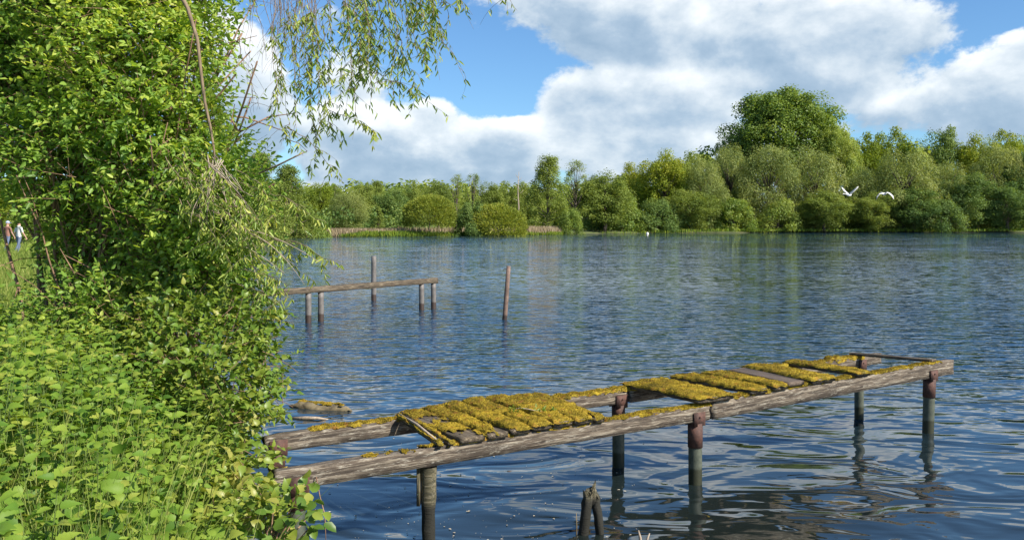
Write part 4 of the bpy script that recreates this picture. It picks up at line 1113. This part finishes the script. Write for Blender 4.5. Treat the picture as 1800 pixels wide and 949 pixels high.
# main shrub
rg = np.random.default_rng(51)
base = np.array([-3.6, 7.7, 0.]); base[2] = ground_z(base[:1], base[1:2])[0]
sh = thing('shrub', 'tall leafy many stemmed green shrub filling the left side of the bank', 'shrub', tuple(base))
CS = [E(40, 30, 8.3, .85), E(190, 20, 7.6, .8), E(315, 20, 7.5, .42), E(350, 75, 7.3, .20), E(95, 170, 7.9, .8), E(235, 150, 7.4, .72), E(318, 150, 7.3, .30), E(345, 225, 7.2, .20),
      E(85, 285, 7.9, .46), E(170, 290, 7.5, .72), E(290, 270, 7.3, .55), E(365, 290, 7.1, .30), E(360, 350, 7.0, .42), E(402, 330, 6.9, .20), E(300, 380, 7.3, .50),
      E(365, 420, 6.8, .30), E(330, 460, 7.0, .42), E(20, 225, 8.2, .5), E(15, 130, 8.2, .6), E(-40, 60, 8.2, .8),
      E(110, -140, 8., 1.0), E(280, -120, 7.6, .75), E(-120, 200, 8.5, .8), E(-120, -80, 8.6, 1.0),
      E(190, 380, 8.2, .50), E(165, 400, 8.4, .40), E(250, 440, 8.2, .40), E(382, 480, 6.8, .26)]
fb = MB(); tw = MB()
fol(fb, L2, CS, 330, .058, .55, rg, tw, .5, nl=9, tw_len=.24)
# loose sprays against the sky
fol(fb, L2, [E(395, 80, 7.1, .16), E(410, 160, 7.0, .12), E(420, 290, 6.8, .18), E(385, 120, 7.1, .14), E(375, 30, 7.2, .2), E(455, 340, 6.7, .16), E(470, 385, 6.6, .15)], 60, .050, .5, rg, tw, .55)
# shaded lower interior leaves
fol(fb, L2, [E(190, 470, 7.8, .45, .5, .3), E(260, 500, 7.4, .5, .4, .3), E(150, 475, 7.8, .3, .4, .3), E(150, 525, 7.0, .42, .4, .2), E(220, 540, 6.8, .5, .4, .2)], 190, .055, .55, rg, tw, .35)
link('foliage', fb.mesh('foliage', M['shrub']), sh, tuple(-base))
link('twigs', tw.mesh('twigs', M['stem']), sh, tuple(-base))
sb = MB()
for i in range(64):
    bx = base + np.array([rg.uniform(-.48, .85), rg.uniform(-.6, .6), 0]); bx[2] = ground_z(bx[:1], bx[1:2])[0] - .05
    tgt = np.array(CS[rg.integers(0, 22)][0]) + rg.normal(size=3) * .3
    if tgt[2] < 2.2: tgt[2] += 1.2
    zt = np.linspace(0, 1, 9); mid = bx * .45 + tgt * .55 + np.array([0, 0, .25]); mid[:2] = bx[:2] * .7 + tgt[:2] * .3
    pp = np.array([(1 - a) ** 2 * bx + 2 * a * (1 - a) * mid + a * a * tgt for a in zt]) + np.cumsum(rg.normal(size=(9, 3)) * .018, axis=0)
    r0 = rg.uniform(.008, .026)
    if i % 16 == 0: nm = MB()
    sb.tube(pp - bx, np.linspace(r0, r0 * .3, 9), 7)
    for q_ in range(3):
        k_ = rg.integers(3, 8); e_ = pp[k_] + rg.normal(size=3) * .35 + [0, 0, .35]
        sb.tube(np.array([pp[k_], (pp[k_] + e_) / 2 + [0, 0, .05], e_]) - bx, [r0 * .4, r0 * .3, r0 * .12], 5)
    link('stem', sb.mesh('stem', M['stem'], True), sh, tuple(bx - base)); sb = MB()

# bramble mound at the water's edge
rg = np.random.default_rng(61)
bb = np.array([-2.6, 6.6, 0.]); bb[2] = ground_z(bb[:1], bb[1:2])[0]
br = thing('bramble', 'sunlit bramble thicket arching over the water at the bank edge below the shrub', 'bramble', tuple(bb))
fb = MB(); tw = MB()
CB = [E(330, 560, 6.4, .42, .45, .26), E(400, 540, 6.8, .36, .4, .28), E(400, 600, 6.2, .34, .4, .28), E(440, 580, 6.5, .20), E(430, 650, 6.0, .26), E(460, 690, 5.7, .18), E(400, 690, 5.7, .28), E(470, 640, 6.1, .14),
      E(402, 520, 7.0, .22), E(300, 620, 5.9, .30, .3, .2), E(420, 745, 5.4, .17), E(452, 725, 5.5, .11), E(370, 455, 7.1, .24), E(400, 440, 7.0, .16), E(425, 800, 5.0, .15), E(300, 500, 7.0, .35, .35, .3)]
fol(fb, NL, CB, 290, .050, .66, rg, tw, .55, nl=7, tw_len=.16)
fol(fb, NL, [E(425, 850, 4.7, .13, .2, .16), E(410, 905, 4.3, .16, .2, .16), E(450, 935, 4.0, .12), E(482, 935, 4.2, .08), E(405, 830, 4.9, .14), E(462, 885, 4.5, .07)], 330, .055, .62, rg, tw, .5, nl=6, tw_len=.12)
fol(fb, L2, [E(500, 625, 6.1, .06), E(515, 655, 6.0, .04), E(492, 690, 5.7, .07), E(452, 540, 6.9, .06), E(480, 600, 6.3, .07)], 60, .042, .6, rg, tw, .6, nl=5, tw_len=.12)
link('foliage', fb.mesh('foliage', M['bramble']), br, tuple(-bb))
for (q0, q1, q2) in (((380, 640, 6.0), (470, 600, 6.1), (524, 655, 6.0)), ((400, 700, 5.7), (480, 690, 5.7), (515, 715, 5.6)), ((400, 520, 6.9), (450, 500, 6.8), (482, 545, 6.8)), ((420, 620, 6.2), (480, 640, 6.1), (505, 690, 5.9))):
    A_, B_, C_ = P(*q0), P(*q1), P(*q2)
    tw.tube([(1 - a) ** 2 * A_ + 2 * a * (1 - a) * B_ + a * a * C_ for a in np.linspace(0, 1, 8)], np.linspace(.004, .0015, 8), 5)
link('twigs', tw.mesh('twigs', M['stem']), br, tuple(-bb))

# young alder with big round leaves in front of the bracket
rg = np.random.default_rng(71)
ab = P(520, 1010, 4.1); ab[2] = .0
al = thing('alder_sapling', 'young alder shoot with large round leaves beside the rusty bracket', 'sapling', tuple(ab))
fb = MB(); tw = MB()
RL = (np.array([[0, 0, 0], [.12, -.32, .06], [.42, -.52, .12], [.78, -.36, .03], [1, 0, -.16], [.78, .36, .03], [.42, .52, .12], [.12, .32, .06], [.5, 0, -.03]]),
      np.array([[0, 1, 2, 8], [8, 2, 3, 4], [0, 8, 6, 7], [8, 4, 5, 6]]))
for (px, py, d) in ((500, 860, 4.2), (530, 880, 4.1), (555, 895, 4.1), (515, 915, 4.0), (480, 900, 4.0), (545, 925, 3.95), (500, 945, 3.9), (460, 870, 4.2), (535, 850, 4.2), (470, 935, 3.8)):
    e_ = P(px, py, d); s_ = ab + np.array([rg.normal() * .05 - .1, rg.normal() * .05, .1])
    pp = [s_, (s_ + e_) / 2 + [-.04, 0, .08], e_]
    tw.tube(np.array(pp), [.007, .005, .002], 6)
    n = 8; pos = e_ + rg.normal(size=(n, 3)) * .032; dd = rg.normal(size=(n, 3)) + [.3, -.2, -.1]; nn = rg.normal(size=(n, 3)) * .5 + [.25, -.45, .7]
    L = rg.uniform(.05, .075, n); fb.leaves(RL, pos, dd, nn, L, L * .68, np.clip(.60 + rg.normal(size=n) * .28, 0, 1))
link('foliage', fb.mesh('foliage', M['bramble']), al, tuple(-ab)); link('stems', tw.mesh('stems', M['stem']), al, tuple(-ab))
# dead stalks by the jetty's foot
dsb = G(548, 820)
ds = thing('dead_stalk', 'thin dark dead stalk hanging from the front beam down to the water', 'stalk', tuple(dsb))
mb = MB(); mb.tube(np.array([P(556, 838, 4.95), P(562, 870, 4.9), P(571, 905, 4.85), P(573, 952, 4.8)]) - dsb, [.004, .003, .0035, .002], 5)
link('stalk', mb.mesh('stalk', M['stem']), ds)

# ------------------------------------------------------------------ overhanging willow
rg = np.random.default_rng(81)
wb = np.array([-4.75, 9.6, 0.]); wb[2] = ground_z(wb[:1], wb[1:2])[0]
wl_ = thing('willow_tree', 'near willow whose thin leafy twigs hang down into the sky above the water', 'tree', tuple(wb))
def bez(ps, n=24):
    ps = np.array(ps, float); tt = np.linspace(0, 1, n)[:, None]
    while len(ps.shape) == 2 and len(ps) > 1 and False: pass
    out = np.zeros((n, 3)); m_ = len(ps) - 1
    for i, p_ in enumerate(ps): out += math.comb(m_, i) * tt ** i * (1 - tt) ** (m_ - i) * p_
    return out
tb = MB()
tk = bez([wb - [0, 0, .4], wb + [.3, -.2, 1.5], wb + [.2, -.6, 3.2], wb + [1.0, -1.4, 4.6]])
tb.tube(tk, np.linspace(.24, .12, 24), 12)
link('trunk', tb.mesh('trunk', M['bark'], True), wl_, tuple(-wb))
limb1 = bez([tk[-1], (-3.4, 8.0, 5.3), (-1.8, 7.2, 5.2), (-.3, 6.9, 4.75)]); limb2 = bez([tk[-1], (-4.2, 7.8, 5.4), (-3.2, 7.0, 5.0), (-2.72, 6.8, 3.95)])
limb3 = bez([tk[-3], (-3.4, 8.4, 4.5), (-2.2, 7.0, 4.7), (-1.5, 6.6, 4.35)])
for lm, r0 in ((limb1, .07), (limb2, .045), (limb3, .05)):
    mb = MB(); mb.tube(lm - wb, np.linspace(r0, .018, 24), 8); link('branch', mb.mesh('branch', M['twig'], True), wl_)
# long hanging bough at left
bough = np.array([P(*q) for q in ((305, -30, 6.8), (330, 15, 6.75), (347, 70, 6.7), (353, 125, 6.7), (360, 180, 6.7), (370, 225, 6.7), (376, 262, 6.7), (378, 290, 6.7))])
mb = MB(); mb.tube(bough - wb, [.018, .016, .014, .013, .012, .011, .009, .006], 8); link('branch', mb.mesh('branch', M['twig'], True), wl_)
fb = MB(); tw = MB()
def hang(p0, p1, leafy, n=14, r=.0035, side=.15, L=.062, l0=.3, sub=3):
    p0 = np.array(p0, float); p1 = np.array(p1, float)
    mid = (p0 + p1) / 2 + np.array([rg.normal() * side, rg.normal() * side, .1])
    pp = bez([p0, mid, p1], n) + np.cumsum(rg.normal(size=(n, 3)) * .010, axis=0)
    tw.tube(pp, np.linspace(r, r * .3, n), 5, cap=False)
    def put(path, a, num):
        if num <= 0: return
        s_ = rg.uniform(a, 1, num); idx = s_ * (len(path) - 1)
        pos = np.column_stack([np.interp(idx, np.arange(len(path)), path[:, c]) for c in range(3)])
        an = rg.random(num) * 6.28
        dd = np.column_stack([np.cos(an) * .75, np.sin(an) * .75, -rg.uniform(.4, 1.6, num)])
        nn = rg.normal(size=(num, 3)) + [.2, -.3, .4]
        Lf = L * rg.uniform(.6, 1.25, num)
        fb.leaves(L2, pos, dd, nn, Lf, Lf * rg.uniform(.18, .28), np.clip(.62 + rg.normal(size=num) * .22, 0, 1))
    put(pp, l0, int(leafy))
    for q_ in range(sub):
        k_ = rg.integers(n // 3, n - 1); ln = rg.uniform(.08, .25)
        a_ = pp[k_]; e_ = a_ + np.array([rg.normal() * .12, rg.normal() * .1, -ln])
        sp = bez([a_, (a_ + e_) / 2 + [rg.normal() * .05, 0, .05], e_], 6)
        tw.tube(sp, np.linspace(r * .5, r * .25, 6), 4, cap=False)
        put(sp, .1, int(leafy * .35))
prof = [(455, 120), (480, 290), (520, 285), (560, 270), (600, 215), (660, 205), (700, 160), (750, 170), (790, 70), (830, 30)]
for i in range(58):
    px0 = rg.uniform(470, 780); d0 = rg.uniform(6.2, 7.4)
    ye = np.interp(px0, [a for a, b in prof], [b for a, b in prof]) * rg.uniform(.45, 1.0)
    hang(P(px0 - rg.uniform(-25, 45), -60, d0), P(px0 + rg.uniform(-15, 22), ye, d0 + rg.normal() * .15), rg.uniform(10, 34), l0=.45 if px0 < 620 else .2)
for (a, b, lf) in (((560, 180, 6.6), (668, 218, 6.5), 44), ((700, 60, 6.8), (745, 172, 6.7), 34), ((740, -40, 6.8), (828, 22, 6.7), 22), ((720, 0, 6.8), (808, 145, 6.6), 12), ((690, -40, 6.8), (770, 78, 6.6), 36), ((620, 10, 6.8), (640, 140, 6.7), 40), ((655, 150, 6.6), (735, 165, 6.5), 30),
                   ((500, 60, 6.9), (470, 185, 6.8), 3), ((430, -40, 6.9), (462, 100, 6.8), 0), ((420, 60, 6.9), (455, 185, 6.8), 0), ((440, 110, 6.9), (430, 205, 6.8), 0), ((860, -50, 6.6), (905, 8, 6.6), 14), ((540, 180, 6.6), (545, 290, 6.6), 30), ((500, 220, 6.6), (600, 300, 6.5), 26), ((590, 150, 6.6), (598, 255, 6.6), 26)):
    hang(P(*a), P(*b), lf, side=.06, l0=.1)
for i in range(34):                                     # bare brownish twig tangle
    px0 = rg.uniform(440, 560); d0 = rg.uniform(6.4, 7.2)
    hang(P(px0 + rg.normal() * 20, -50, d0), P(px0 + rg.normal() * 25, rg.uniform(60, 200), d0), 0, r=.0026, sub=2)
# the low drooping sprays by the shrub's right side
for i in range(36):
    px0 = rg.uniform(340, 440); py0 = rg.uniform(270, 400); d0 = rg.uniform(6.1, 6.9)
    hang(P(px0 - rg.uniform(10, 60), py0 - 20, d0 + .1), P(px0 + rg.uniform(-10, 45), py0 + rg.uniform(30, 90), d0), rg.uniform(26, 46), side=.08, l0=.05, sub=2, L=.060)
for (a, b, lf) in (((480, 420, 6.5), (604, 465, 6.3), 30), ((440, 430, 6.5), (545, 452, 6.3), 24), ((450, 400, 6.5), (560, 490, 6.3), 28), ((440, 460, 6.5), (520, 520, 6.3), 26), ((430, 470, 6.5), (500, 505, 6.3), 26), ((420, 500, 6.4), (490, 540, 6.3), 14), ((470, 360, 6.6), (560, 400, 6.4), 30), ((470, 340, 6.6), (545, 375, 6.4), 22)):
    hang(P(*a), P(*b), lf, side=.05, l0=.35, sub=3)
cl_ = [E(528, 278, 6.5, .05), E(515, 265, 6.5, .04)]
fol(fb, L2, cl_, 40, .045, .45, rg, tw, .4, nl=6, tw_len=.1)
mb = MB(); mb.tube(np.array([P(455, 305, 6.6), P(490, 290, 6.55), P(520, 275, 6.5), P(540, 266, 6.5), P(525, 252, 6.5), P(497, 243, 6.5)]) - wb, [.008, .007, .006, .005, .004, .003], 6)
link('branch', mb.mesh('branch', M['twig'], True), wl_)
pd = MB()                                              # pale dead twigs below the bough
for i in range(26):
    a_ = P(rg.uniform(355, 400), rg.uniform(270, 330), rg.uniform(6.3, 6.7)); e_ = a_ + np.array([rg.uniform(-.15, .38), -.1 * rg.random(), -rg.uniform(.1, .55)])
    pd.tube(bez([a_, (a_ + e_) / 2 + rg.normal(size=3) * .06, e_], 8) - wb, np.linspace(.005, .0015, 8), 5)
for (a, b, c) in (((400, 400, 6.3), (470, 400, 6.3), (560, 460, 6.3)), ((420, 430, 6.3), (450, 440, 6.3), (500, 480, 6.3)), ((430, 400, 6.3), (440, 450, 6.3), (455, 505, 6.3)), ((440, 410, 6.3), (490, 430, 6.2), (535, 500, 6.2))):
    pd.tube(bez([P(*a), P(*b), P(*c)], 10) - wb, np.linspace(.005, .0018, 10), 5)
link('dead_twigs', pd.mesh('dead_twigs', M['palebark'], True), wl_)
link('foliage', fb.mesh('foliage', M['willowleaf']), wl_, tuple(-wb))
link('twigs', tw.mesh('twigs', M['twig']), wl_, tuple(-wb))
